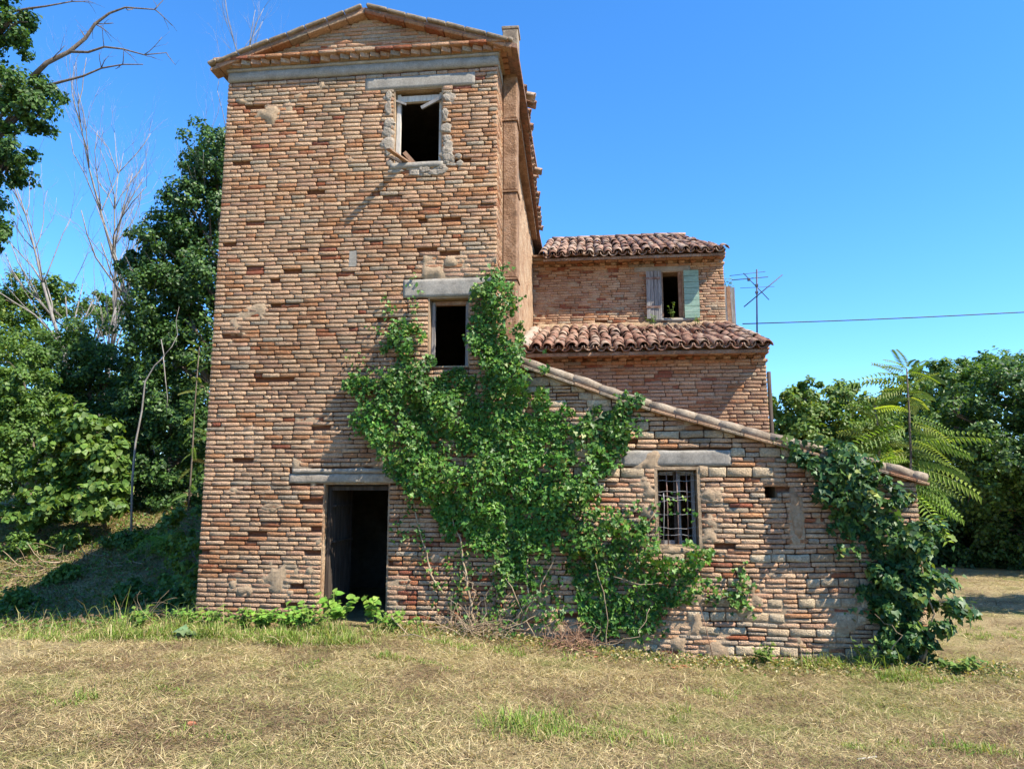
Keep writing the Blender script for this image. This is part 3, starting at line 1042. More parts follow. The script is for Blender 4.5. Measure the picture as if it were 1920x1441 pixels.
def tile_mesh(name, L=.44, r0=.098, r1=.078, seg=7, t=.016, arch=1.0, seed=0):
    """half-round clay tile, open below, tapering up the slope (+y)"""
    rr = np.random.default_rng(seed)
    V = []
    for (y, r) in ((0, r0), (L * .5, (r0 + r1) / 2), (L, r1)):
        for q in (r, r - t):
            for k in range(seg + 1):
                a = math.pi * k / seg
                e = 1 + rr.uniform(-.03, .03)
                V.append((math.cos(a) * q * e, y + (rr.uniform(-.008, .008) if y == 0 else 0), math.sin(a) * q * arch * e))
    n = seg + 1
    F = []
    for j in range(2):
        o = j * 2 * n
        for k in range(seg):
            F.append((o + k, o + k + 1, o + 2 * n + k + 1, o + 2 * n + k))
            F.append((o + n + k + 1, o + n + k, o + 3 * n + k, o + 3 * n + k + 1))
        F.append((o + n, o, o + 2 * n, o + 3 * n))
        F.append((o + seg, o + n + seg, o + 3 * n + seg, o + 2 * n + seg))
    for k in range(seg):
        F.append((k, n + k, n + k + 1, k + 1))
        F.append((4 * n + k + 1, 5 * n + k + 1, 5 * n + k, 4 * n + k))
    me = bpy.data.meshes.new(name)
    me.from_pydata(V, [], F)
    me.update()
    me.polygons.foreach_set('use_smooth', np.ones(len(F), bool))
    me.materials.append(M_TILE)
    return me


TILES = [tile_mesh('roof_tile', seed=i, r0=.098 + .006 * (i % 3 - 1), r1=.078) for i in range(5)]
_tf = [np.array([v.co[:] for v in m.vertices]) for m in TILES]
_tq = np.array([p.vertices[:] for p in TILES[0].polygons])


def tile_xf(loc, slope, yaw=0.0, roll=0.0, flip=False):
    m = Matrix.Translation(loc) @ Matrix.Rotation(yaw, 4, 'Z') @ Matrix.Rotation(slope, 4, 'X') @ Matrix.Rotation(roll + (math.pi if flip else 0), 4, 'Y')
    return m


def put_tile(loc, slope, yaw, parent, k, roll=0.0, scale=1.0):
    o = bpy.data.objects.new('roof_tile', TILES[k % 5])
    COL.objects.link(o)
    o.parent = parent
    o.matrix_parent_inverse = Matrix.Translation(-WL[parent.name])
    o.matrix_basis = tile_xf(loc, slope, yaw, roll) @ Matrix.Scale(scale, 4)
    return o


k = 0
t = 0.0
LE = (EB - EA).length
de = (EB - EA).normalized()
while t < LE:
    p = EA + de * t + Vector((0, 0, random.uniform(-.012, .012)))
    out = random.choice([0, 0, .02, .03, .05, .0, .13 if random.random() < .4 else .0])
    # tile axis runs up the slope towards -x
    put_tile(p + Vector((out + .02, 0, -.02)), R(19), R(90), house, k)
    t += .205
    k += 1
wr = MB()
wr.add([tuple(EA + Vector((.0, 0, .0))), tuple(EB + Vector((.0, 0, .0))), (2.1, EB.y, EB.z + .75), (2.1, EA.y, EA.z + .55),
        tuple(EA + Vector((.0, 0, -.05))), tuple(EB + Vector((.0, 0, -.05))), (2.1, EB.y, EB.z + .70), (2.1, EA.y, EA.z + .50)],
       [(0, 1, 2, 3), (7, 6, 5, 4), (0, 4, 5, 1), (1, 5, 6, 2), (2, 6, 7, 3), (3, 7, 4, 0)])
wr.add([tuple(EB + Vector((0, 0, 0))), (TW + .2, 12.2, EB.z - .02), (2.1, 12.2, EB.z + .75), (2.1, EB.y, EB.z + .749), tuple(EB + Vector((0, 0, -.05))), (TW + .2, 12.2, EB.z - .07), (2.1, 12.2, EB.z + .7), (2.1, EB.y, EB.z + .70)],
       [(0, 1, 2, 3), (7, 6, 5, 4), (0, 4, 5, 1), (1, 5, 6, 2), (2, 6, 7, 3), (3, 7, 4, 0)])
wr.add([(-.2, 4.3, 7.7), (2.1, 4.3, 8.5), (2.1, 12.2, 8.5), (-.2, 12.2, 7.7), (-.2, 4.3, 7.64), (2.1, 4.3, 8.44), (2.1, 12.2, 8.44), (-.2, 12.2, 7.64)],
       [(0, 1, 2, 3), (7, 6, 5, 4), (0, 4, 5, 1), (1, 5, 6, 2), (2, 6, 7, 3), (3, 7, 4, 0)])
wr.build('wing_roof', M_TILE, house)


def tiled_roof(name, x0, x1, y0, z0, slope, length, single_rows, r, skip_fn=None, hip=0.0, sag=.0):
    """slope rising along +y; deck, channel tiles and cover tiles"""
    c, s = math.cos(slope), math.sin(slope)
    deck = MB()
    q = [(x0, y0 + .05, z0 - .05), (x1, y0 + .05, z0 - .05), (x1 - hip * length * c, y0 + length * c, z0 + length * s - .05), (x0, y0 + length * c, z0 + length * s - .05)]
    deck.add(q + [(a, b, d - .06) for a, b, d in q], [(0, 1, 2, 3), (7, 6, 5, 4), (0, 4, 5, 1), (1, 5, 6, 2), (2, 6, 7, 3), (3, 7, 4, 0)])
    d = deck.build(name, M_FLUE, house)
    step = .31
    nrow = int(length / step)
    ncol = int((x1 - x0) / .205)
    dx = (x1 - x0) / ncol
    restV, restQ = [], []
    for i in range(ncol + 1):
        for j in range(nrow):
            jx, jr, jy = r.uniform(-.022, .022), r.uniform(-.12, .12), r.uniform(-.04, .04)
            yy = y0 + (j * step) * c
            zz = z0 + (j * step) * s + sag * math.sin(i * .55 + j * .4) * 1.6 + r.uniform(-.016, .016)
            xc = x0 + i * dx
            if xc > x1 + .02 - hip * (yy - y0): continue
            if i < ncol:
                # channel tile, hollow up
                m = tile_xf(Vector((xc + dx / 2 + jx * .5, yy - .02, zz + .055)), slope + .02, r.uniform(-.02, .02), 0, True)
                v = _tf[r.integers(5)] @ np.array(m.to_3x3()).T + np.array(m.translation)
                restV.append(v)
            if skip_fn is not None and skip_fn(xc, j, r): continue
            loc = Vector((xc + jx, yy + jy, zz + .025))
            if j < single_rows:
                put_tile(loc, slope + .03, r.uniform(-.12, .12), d, int(r.integers(5)), jr)
            else:
                m = tile_xf(loc, slope + .03, r.uniform(-.06, .06), jr)
                restV.append(_tf[r.integers(5)] @ np.array(m.to_3x3()).T + np.array(m.translation))
    V, Q = merge_geo(restV, _tq)
    o = arr_obj('tile_courses', V, Q, M_TILE, d, smooth=True)
    o['kind'] = 'stuff'
    return d


r_r = np.random.default_rng(12)
ur = tiled_roof('upper_roof', TW + .28, XR - .04, YU - .46, 7.17, R(24), 4.3, 6, r_r, sag=.008, hip=.16)
lr = tiled_roof('lower_roof', TW + .14, XR - .04, YL - .42, 4.28, R(17.8), 4.05, 6, r_r, sag=.01,
                skip_fn=lambda x, j, r: (j >= 5 and 6.7 < x < 8.1 and r.random() < .85) or (j == 4 and 6.9 < x < 7.8 and r.random() < .6))
# ridge and far slope of the upper roof
yr, zr = YU - .46 + 4.3 * math.cos(R(24)), 7.17 + 4.3 * math.sin(R(24))
x = TW + .3
while x < XR - .75:
    mb = MB()
    put_tile(Vector((x, yr, zr + .03)), 0, R(-90), ur, k, scale=1.15)
    x += .36
    k += 1
bk = MB()
bk.add([(TW + .2, yr, zr - .02), (XR - .68, yr, zr - .02), (XR + .1, 12.5, ZU), (TW + .2, 12.5, ZU), (TW + .2, yr, zr - .08), (XR - .68, yr, zr - .08), (XR + .1, 12.5, ZU - .06), (TW + .2, 12.5, ZU - .06)],
       [(0, 1, 2, 3), (7, 6, 5, 4), (0, 4, 5, 1), (1, 5, 6, 2), (2, 6, 7, 3), (3, 7, 4, 0)])
bk.build('rear_slope', M_TILE, house)
gb = MB()
for xx in (XR - .34,):
    gb.add([(xx, YU + .1, ZU - .02), (XR - .01, YU + .1, ZU - .02), (XR - .01, 12.0, ZU - .02), (xx, 12.0, ZU - .02), (xx - .5, yr, zr - .2), (XR - .75, yr, zr - .2)],
           [(0, 3, 2, 1), (0, 1, 5, 4), (1, 2, 5), (2, 3, 4, 5), (3, 0, 4)])
gb.build('gable', M_MORTAR, house)


# corbelled eave courses
def eave_course(x0, x1, Y, z, proj, h, parent, teeth):
    r = np.random.default_rng(int(z * 100))
    x = x0
    while x < x1 - .02:
        L = (.13 if teeth else r.uniform(.26, .31))
        e = min(x + L, x1)
        p = proj + r.uniform(-.008, .008)
        wl = Wall((0, Y, 0), (1, 0, 0), (0, -1, 0))
        g = brick_geo(x, e - .008, z, z + h, p, r, .9, .05)
        yield wl.p(g[:, 0], g[:, 1], g[:, 2]), brick_colour(r, [.3, .45, .1, .05, .3])[0]
        x += L * (2 if teeth else 1)


for (Y, zt, par) in ((YU, ZU - .01, uw), (YL, ZL - .01, lw)):
    gs, cs = [], []
    for (dz, pj, h, te) in ((.20, .05, .055, False), (.14, .10, .055, True), (.075, .16, .06, False), (.02, .24, .045, False)):
        for g, c in eave_course(TW + .02, XR + .03, Y, zt - dz, pj, h, house, te):
            gs.append(g)
            cs.append(c)
    V, T = merge_geo(gs)
    o = arr_obj('eave_corbel', V, T, M_BRICK, par, np.repeat(np.array(cs), 31, 0), True)
    o['kind'] = 'stuff'
    box('soffit', (TW + .02, Y - .36, zt + .028), (XR + .0, Y + .05, zt + .06), M_FLUE, par)

# mortar flashing where lower roof meets the upper wall, and the pale flashing by the tower
rough_slab('flashing', HU, TW + .1, XR + .02, 5.46, 5.66, -.02, .07, M_MORTAR, house, .05, .08, 44)
fp = MB()
fp.tube([(TW + .10 + .02 * math.sin(k_ * 2.1), 2.62 + k_ * .38, 4.36 + k_ * .118 + .015 * math.sin(k_ * 1.7)) for k_ in range(10)], [.115, .13, .12, .135, .12, .13, .125, .13, .12, .11], 8)
fp.build('flashing', M_SURROUND, house, smooth=True)
# window with one grey and one green shutter
reveal(HU, WH, .3, M_MORTAR, house, t=.02)
wh = window_root('window', (7.45, YU, 5.74), house)
rough_slab('lintel', HU, *LH, -.05, .012, M_CEMENT, wh, .008, .06, 50)
MB().box((WH[1] - .10, YU + .02, WH[2]), (WH[1] - .022, YU + .10, WH[3] - .02), .003).build('frame_jamb', M_WOOD_BROWN, wh)
MB().box((WH[0] + .022, YU + .02, WH[2]), (WH[0] + .05, YU + .10, WH[3] - .02), .003).build('frame_jamb', M_WOOD_BROWN, wh)
rough_slab('sill', HU, WH[0] - .25, WH[1] + .25, WH[2] - .07, WH[2] - .005, -.2, .06, M_CEMENT, wh, .015, .05, 52)
sg = window_root('shutter', (7.05, YU - .05, 5.74), house)
for i in range(4):
    a = 6.885 + i * .088
    MB().box((a, YU - .085 + i * .006, 5.72 + random.uniform(-.02, .02)), (a + .081, YU - .055 + i * .006, 6.86 + random.uniform(-.012, .012)), .003).build('plank', M_WOOD_GREY, sg)
for zz in (5.98, 6.66):
    MB().box((6.875, YU - .098, zz), (7.20, YU - .090, zz + .045), .002).build('hinge_strap', M_RUST, sg)
sn = window_root('shutter', (7.9, YU - .05, 5.74), house)
for i in range(8):
    a = 5.73 + i * .141
    MB().box((7.735, YU - .070, a), (8.07, YU - .042, a + .134), .002).build('board', M_GREEN, sn)
for xx in (7.76, 8.0):
    MB().box((xx, YU - .040, 5.74), (xx + .05, YU - .020, 6.84)).build('batten', M_GREEN, sn)
# shutter standing out from the gable side
ss = window_root('shutter', (8.9, 7.0, 5.6), house)
for i in range(3):
    MB().box((XR + .03 + i * .098, 6.95, 5.42 - .02 * i), (XR + .122 + i * .098, 6.98, 6.62 - .03 * i), .004).build('plank', (M_WOOD_GREY, M_WOOD_BROWN, M_WOOD_GREY)[i], ss)
for zz in (5.6, 6.4):
    MB().box((XR - .02, 6.982, zz), (XR + .30, 7.0, zz + .06), .003).build('hinge_strap', M_RUST, ss)
MB().tube([(XR + .05, YL + .05, 3.9), (XR + .05, YL + .05, -.3)], .035, 8).build('downpipe', M_WOOD_DARK, house, smooth=True)

# ================================================================== LEAN-TO
lean = thing('lean_to', (7.0, 0, -.3), 'low brick and stone lean-to with sloping verge and barred window', 'outbuilding')
LX0, LX1 = TW + .003, 9.74
_vx = np.array([4.2, 4.66, 6.24, 8.05, 9.90])
_vz = np.array([3.84, 3.66, 3.08, 2.55, 2.03])


def verge(x):
    return np.interp(x, _vx, _vz)


W3 = (6.40, 7.00, 1.06, 2.13)
L3 = (5.98, 7.42, 2.14, 2.35)
HOLE = (7.83, 7.99, 1.71, 1.88)
outl = [(LX0, -.9), (LX1, -.9)] + [(x, float(verge(x)) - .17) for x in (LX1, 8.05, 6.24, 4.66, LX0)]
LWALL = Wall((0, 0, 0), (1, 0, 0), (0, -1, 0))
lf = core_wall('front_wall', LWALL, outl, [W3, HOLE], .38, M_MORTAR, lean)
r_l = np.random.default_rng(99)


def lean_span(v):
    # highest x whose verge is above v
    xs = np.linspace(LX0, LX1, 200)
    ok = xs[verge(xs) - .15 > v]
    return (LX0, float(ok.max())) if len(ok) else (0, 0)


def lean_course(v, r):
    p = .42 if v < .95 else (.55 if v > 2.36 else .16)
    if r.random() < p: return (r.uniform(.095, .135), 'stone')
    return (r.uniform(.060, .072), 'brick')


def lean_weights(u, v):
    n = float(fbm(u, v, 1.1, 3, 71))
    return [.75, .18, .05 + .7 * max(0, n - .52), .12, .12]


rows = lay_bricks(spans_with(lean_span, [W3, L3, HOLE]), -.62, 3.6, lean_course, r_l)
# break long stone courses: some stones become two thin bricks
rows2 = []
for (a, b, c, d, kd) in rows:
    if kd == 'stone' and r_l.random() < .38:
        m = (c + d) / 2
        rows2 += [(a, b, c, m, 'brick'), (a, b, m, d, 'brick')]
    else:
        rows2.append((a, b, c, d, kd))
rows = rows2
l_holes = [(7.9, 8.0, 1.3, 1.36), (8.62, 8.70, .70, .82), (8.8, 9.05, .86, .91), (7.2, 7.4, 1.52, 1.60)]


def sag_l(u, v):
    return .03 * (vnoise(u, v, .8, 13) - .5) + .012 * (vnoise(u, v, 2.6, 15) - .5)


hr = build_brickwork(LWALL, rows, lf, 300, r_l, lean_weights, holes=l_holes, cover_fn=ivy_cover, sagfn=sag_l, worn=1.35, jn=.012, proud=(.002, .02), hole_p=.008, bright=1.12)


def l_fill(U, V):
    n = fbm(U, V, 1.7, 3, 81)
    f = .033 * sst(.62, .78, n) + .029 * sst(.6, .7, fbm(U, V, 4.5, 3, 87))
    f = f + .036 * sst(1.0, .3, V) * sst(.50, .62, fbm(U, V, 2.8, 3, 83))
    f = f + .034 * sst(.34, .06, np.minimum(np.abs(U - 6.36), np.abs(U - 7.06)) + .30 * (fbm(U, V, 5, 3, 86) - .35)) * (V < 2.14) * (V > .9) * sst(.42, .54, fbm(U, V, 6, 3, 85))
    f = f + .043 * sst(.14, .08, np.abs(U - 8.22)) * sst(.38, .30, np.abs(V - 1.42))
    return f


mortar_sheet(LWALL, LX0, LX1 - .004, -.8, 3.7, [W3, HOLE], lambda U, V: V < verge(U) - .13, lf, fill_fn=l_fill, holes=hr, off=4)
rough_slab('lintel', LWALL, *L3, -.06, .016, M_CEMENT, lean, .012, .04, 61)
reveal(LWALL, W3, .34, M_MORTAR, lean, front=.012, t=.04)
rough_slab('sill', LWALL, W3[0] - .02, W3[1] + .02, W3[2] - .10, W3[2] + .02, -.34, .02, M_MORTAR, lean, .02, .05, 63)
box('side_wall', (LX1 - .35, .10, -.9), (LX1 - .006, 3.0, 1.90), M_MORTAR, lean)
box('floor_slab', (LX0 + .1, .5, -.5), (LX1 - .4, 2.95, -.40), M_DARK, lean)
# pale panel niche of render right of the small hole
patch('render_patch', LWALL, 8.22, 1.45, .10, .34, .018, M_PLASTER, lean, r_p)
# roof plane and verge tiles
rp = MB()
nv = len(_vx)
for i in range(nv - 1):
    a, b, za, zb = _vx[i], _vx[i + 1], _vz[i] - .085, _vz[i + 1] - .085
    a = max(a, LX0)
    za = float(verge(a)) - .085
    b = min(b, LX1 + .1)
    zb = float(verge(b)) - .085
    q = [(a, .02, za), (b, .02, zb), (b, 2.99, zb), (a, 2.99, za)]
    rp.add(q + [(p[0], p[1], p[2] - .06) for p in q], [(0, 1, 2, 3), (7, 6, 5, 4), (0, 4, 5, 1), (1, 5, 6, 2), (2, 6, 7, 3), (3, 7, 4, 0)])
lroof = rp.build('roof', M_TILE, lean)
x = LX0 + .01
while x < LX1 + .10:
    L = r_l.uniform(.28, .40)
    e = min(x + L, LX1 + .13)
    z0, z1 = float(verge(x)), float(verge(e))
    k1, k2 = r_l.uniform(-.012, .012, 2)
    mb = MB()
    mb.tube([(x - .01, .03, z0 - .068 + k1), ((x + e) / 2, .03, (z0 + z1) / 2 - .061 + k1), (e + .015, .03, z1 - .075 + k2)], [.066, .070, .062], 10)
    mb.build('verge_tile', M_COPING, lean, smooth=True)
    mb = MB().bar((x + .003, -.02, z0 - .145 + k1 * .4), (e - .005, -.02, z1 - .145 + k1 * .4), .16, .04)
    o = mb.build('verge_brick', M_BRICK, lean, bevel=.008)
    ca = o.data.color_attributes.new('Col', 'FLOAT_COLOR', 'POINT')
    ca.data.foreach_set('color', np.tile(np.append(brick_colour(r_l, [.5, .12, .03, .5, .2])[0] * .8, 1), len(o.data.vertices)).astype(np.float32))
    x = e
# cover tiles over the slope behind the verge
tv = []
for j in range(1, 14):
    for i in range(15):
        xx = LX1 + .1 - i * .37
        if xx - .44 < LX0: break
        sl_ = math.atan2(float(verge(xx - .37)) - float(verge(xx)), .37)
        m = tile_xf(Vector((xx, .05 + j * .205, float(verge(xx)) - .08)), sl_, R(90))
        tv.append(_tf[int(r_l.integers(5))] @ np.array(m.to_3x3()).T + np.array(m.translation))
V, Q = merge_geo(tv, _tq)
o = arr_obj('tile_courses', V, Q, M_TILE, lroof, smooth=True)
o['kind'] = 'stuff'
# barred window with the remains of two casements
w3 = window_root('window', (6.7, .1, 1.06), lean)
for a, b, m in ((6.445, 6.475, M_WOOD_DARK), (6.665, 6.695, M_WOOD_DARK), (6.715, 6.755, M_WOOD_GREY), (6.90, 6.945, M_WOOD_GREY)):
    MB().box((a, .16, 1.08), (b, .20, 2.08), .003).build('casement_stile', m, w3)
for a, b in ((6.485, 6.66), (6.755, 6.90)):
    MB().box((a, .162, 2.02), (b, .198, 2.075), .002).build('casement_rail', M_WOOD_GREY, w3)
    MB().box((a, .162, 1.085), (b, .198, 1.15), .002).build('casement_rail', M_WOOD_GREY, w3)
for xx in (6.565, 6.70, 6.83):
    MB().tube([(xx, .07, 1.08), (xx + .004, .068, 1.6), (xx, .07, 2.10)], .008, 6).build('iron_bar', M_RUST, w3, smooth=True)
for zz, amp in ((2.02, .05), (1.95, -.01), (1.80, .0), (1.77, -.05), (1.66, .03), (1.49, .01), (1.33, -.02), (1.21, .02)):
    pts = [(6.43 + .54 * t, .055 + .01 * math.sin(9 * t), zz + amp * math.sin(math.pi * t) + .006 * math.sin(17 * t + zz * 9)) for t in np.linspace(0, 1, 14)]
    MB().tube(pts, .0032, 5).build('wire_strand', M_WIRE, w3, smooth=True)
MB().tube([(6.52, .05, 1.78), (6.525, .045, 1.62), (6.515, .05, 1.42), (6.50, .05, 1.12)], .005, 5).build('wire_strand', M_WIRE, w3, smooth=True)

# ================================================================== ANTENNA, CABLE
ant = thing('tv_antenna', (8.82, 4.9, 5.0), 'dark metal television aerial on a mast above the lower tiled roof', 'antenna')
AY = 4.9
p0, p1 = at(1419, 632, AY), at(1419, 505, AY)
MB().tube([p0 - np.array([0, 0, .12]), p1], .016, 8).build('mast', M_ANT, ant, smooth=True)
for a, b, rad, dy in (((1395, 575), (1467, 515), .011, -.03), ((1394, 512), (1442, 562), .009, .03)):
    q0, q1 = at(*a, AY + dy), at(*b, AY + dy)
    MB().tube([q0, q1], rad, 6).build('boom', M_ANT, ant, smooth=True)
for a, b, rad in (((1368, 517), (1435, 509), .006), ((1372, 525), (1440, 519), .009), ((1388, 540), (1452, 537), .005)):
    q0, q1 = at(*a, AY - .05), at(*b, AY + .12)
    MB().tube([q0, q1], rad, 6).build('element', M_ANT, ant, smooth=True)
for (px, py) in ((1419, 535), (1419, 548), (1404, 524)):
    q = at(px, py, AY)
    MB().box(q - .028, q + .028).build('clamp', M_ANT, ant, bevel=.008)
c0, c1 = at(1392, 607, 5.2), at(1920, 585, 5.2)
d = c1 - c0
pts = [c0 + d * t + np.array([0, 0, -.02 * math.sin(math.pi * min(t, 1)) + .02 * max(0, t - 1)]) for t in np.linspace(0, 6, 40)]
o = MB().tube(pts, .011, 6).build('overhead_cable', M_ANT, None, smooth=True)
tag(o, 'thin dark overhead cable running from the farmhouse roof out over the trees', 'cable')


# ================================================================== FOLIAGE TOOLS
LEAF4 = (np.array([(0, 0, 0), (.36, .45, .09), (0, 1, -.05), (-.36, .45, .09)], float), np.array([(0, 1, 2), (0, 2, 3)]))
IVYL = (np.array([(0, 0, 0), (.42, -.12, .02), (.50, .30, .03), (.25, .48, .05), (0, 1.0, -.06), (-.25, .48, .05), (-.50, .30, .03), (-.42, -.12, .02), (0, .38, -.02)], float),
        np.array([(0, 1, 8), (1, 2, 8), (2, 3, 8), (3, 4, 8), (4, 5, 8), (5, 6, 8), (6, 7, 8), (7, 0, 8)]))
BROAD = (np.array([(0, 0, 0), (.34, .12, .06), (.46, .42, .07), (.26, .78, .03), (0, 1.05, -.08), (-.26, .78, .03), (-.46, .42, .07), (-.34, .12, .06), (0, .45, -.02)], float),
         np.array([(0, 1, 8), (1, 2, 8), (2, 3, 8), (3, 4, 8), (4, 5, 8), (5, 6, 8), (6, 7, 8), (7, 0, 8)]))


def frond(pairs, leaf=.2, droop=.22):
    V, T = [], []
    for i in range(pairs):
        y = .12 + .85 * i / (pairs - 1)
        z = -droop * y * y
        L = leaf * (1 - .55 * abs(i / (pairs - 1) - .4))
        for s in (-1, 1):
            n = len(V)
            V += [(0, y, z), (s * L * .5, y + .055 - .03, z + .01), (s * L, y + .04, z - .05), (s * L * .45, y - .035 + .03, z + .0)]
            V[n + 1] = (s * L * .45, y + .036, z + .012)
            V[n + 3] = (s * L * .5, y - .006, z - .004)
            T += [(n, n + 1, n + 2), (n, n + 2, n + 3)]
    n = len(V)
    V += [(-.008, 0, 0), (.008, 0, 0), (.004, .5, -droop * .25), (-.004, .5, -droop * .25), (0, 1, -droop)]
    T += [(n, n + 1, n + 2), (n, n + 2, n + 3), (n + 3, n + 2, n + 4)]
    return np.array(V, float), np.array(T)


FROND = frond(6, .27)
FROND_BIG = frond(14, .19, .30)


def leaves(name, C, N, T, size, cols, mat, parent, tpl=LEAF4):
    tv, tt = tpl
    N = unit(N)
    T = unit(T - N * (T * N).sum(-1, keepdims=True))
    S = np.cross(T, N)
    size = np.asarray(size)[:, None, None]
    V = C[:, None] + size * (tv[None, :, 0:1] * S[:, None] + tv[None, :, 1:2] * T[:, None] + tv[None, :, 2:3] * N[:, None])
    k = len(tv)
    F = (tt[None] + (np.arange(len(C)) * k)[:, None, None]).reshape(-1, 3)
    return arr_obj(name, V.reshape(-1, 3), F, mat, parent, np.repeat(cols, k, 0))


def leaf_cols(n, r, pal, var=.22):
    pal = np.array(pal)
    c = pal[r.integers(len(pal), size=n)]
    return c * (1 + r.uniform(-var, var, (n, 1))) * (1 + r.uniform(-.06, .06, (n, 3)))


DARKG = [(.032, .075, .020), (.045, .10, .026), (.058, .12, .030), (.040, .085, .028)]
MIDG = [(.07, .14, .026), (.09, .17, .034), (.06, .12, .024), (.11, .19, .036)]
LIGHTG = [(.13, .22, .04), (.11, .19, .035), (.16, .25, .045), (.10, .175, .035)]
YELG = [(.16, .22, .04), (.20, .24, .05), (.12, .19, .035)]
IVYG = [(.036, .105, .014), (.050, .135, .018), (.072, .175, .022), (.040, .112, .018), (.12, .225, .030), (.085, .19, .026)]


def crown_points(lobes, n, r, sub=46, spread=.26, fill=.25):
    lobes = [(np.array(c, float), np.array(rr, float) * np.ones(3)) for c, rr in lobes]
    w = np.array([np.prod(l[1]) ** (2 / 3) for l in lobes])
    w /= w.sum()
    Cs, Ns = [], []
    for (c, rr), ww in zip(lobes, w):
        m = max(8, int(n * ww))
        k = max(10, int(sub * np.prod(rr) ** (2 / 3)))
        d = unit(r.normal(size=(k, 3)))
        rad = np.where(r.random(k) < fill, r.uniform(.25, .75, k), r.uniform(.78, 1.10, k))
        ctr = c + d * rr * rad[:, None]
        sr = spread * rr.mean() * r.uniform(.6, 1.35, k)
        ids = r.integers(k, size=m)
        off = r.normal(size=(m, 3)) * np.array([1, 1, .62])
        off = unit(off) * (r.random((m, 1)) ** .4) * sr[ids][:, None]
        P = ctr[ids] + off
        Cs.append(P)
        Ns.append(unit(off) * .55 + d[ids] * .45 + r.normal(size=(m, 3)) * .45 + np.array([0, 0, .45]))
    return np.concatenate(Cs), np.concatenate(Ns)


def branch_tree(mb, p, d, L, rad, level, r, spread=.55, up=.25, nseg=5, tips=None, kids=(2, 4), n=6, shrink=.66):
    p = Vector(p)
    d = Vector(d).normalized()
    pts, rads = [p.copy()], [rad]
    for i in range(nseg):
        d = (d + Vector(r.normal(size=3)) * .13 + Vector((0, 0, up * .22))).normalized()
        p = p + d * (L / nseg)
        pts.append(p.copy())
        rads.append(rad * (1 - .55 * (i + 1) / nseg))
    mb.tube(pts, rads, n)
    if level <= 0:
        if tips is not None: tips.append((p, d))
        return
    for k in range(int(r.integers(kids[0], kids[1] + 1))):
        j = int(r.integers(max(1, nseg // 3), nseg + 1))
        ax = Vector(unit(r.normal(size=3)))
        nd = (d + (ax - d * ax.dot(d)).normalized() * spread * r.uniform(.6, 1.4) + Vector((0, 0, up * .3))).normalized()
        branch_tree(mb, pts[j], nd, L * shrink * r.uniform(.7, 1.15), rads[j] * .62, level - 1, r, spread, up, nseg, tips, kids, max(3, n - 1), shrink)


def leafy_tree(name, label, base, lobes, n, size, pal, seed, group=None, trunk_r=.14, tpl=LEAF4, mat=None, cat='tree', bark=None, sub=46, spread=.26, fill=.25, var=.22, droop=.5):
    r = np.random.default_rng(seed)
    bx, by = base
    bz = float(gz(bx, by)) - .08
    t = thing(name, (bx, by, bz + .08), label, cat, group)
    C, N = crown_points(lobes, n, r, sub, spread, fill)
    T = r.normal(size=C.shape) + np.array([0, 0, -droop])
    keep = C[:, 2] > gz(C[:, 0], C[:, 1]) + .03
    C, N, T = C[keep], N[keep], T[keep]
    leaves('crown', C, N, T, size * r.uniform(.65, 1.3, len(C)), leaf_cols(len(C), r, pal, var), mat or M_LEAF, t, tpl)
    mb = MB()
    top = max(lobes, key=lambda l: l[0][2])
    cz = top[0][2]
    mid = Vector((bx * .5 + top[0][0] * .5 + .1, by * .5 + top[0][1] * .5, (bz + cz) / 2))
    mb.tube([(bx, by, bz), tuple(Vector((bx, by, bz)).lerp(mid, .5) + Vector((.06, 0, 0))), tuple(mid), tuple(Vector(top[0]))], [trunk_r, trunk_r * .85, trunk_r * .65, trunk_r * .25], 8)
    for c, rr in lobes:
        c = Vector(c)
        f = min(.95, max(.15, (c.z - bz) / max(cz - bz, .1) - .22))
        s = Vector((bx, by, bz)).lerp(mid, f * 2) if f < .5 else mid.lerp(Vector(top[0]), f * 2 - 1)
        m2 = s.lerp(c, .5) + Vector((0, 0, .1))
        mb.tube([s, m2, c], [trunk_r * .4, trunk_r * .28, trunk_r * .1], 5)
        for _ in range(3):
            dd = Vector(unit(r.normal(size=3))) * float(np.mean(rr)) * .8
            mb.tube([m2, c + dd * .5, c + dd], [trunk_r * .18, trunk_r * .12, trunk_r * .04], 4)
    mb.build('trunk', bark or M_BARK, t, smooth=True, loc=(bx, by, bz))
    return t


def L_(px, py, Y, r):
    return (tuple(at(px, py, Y)), r)


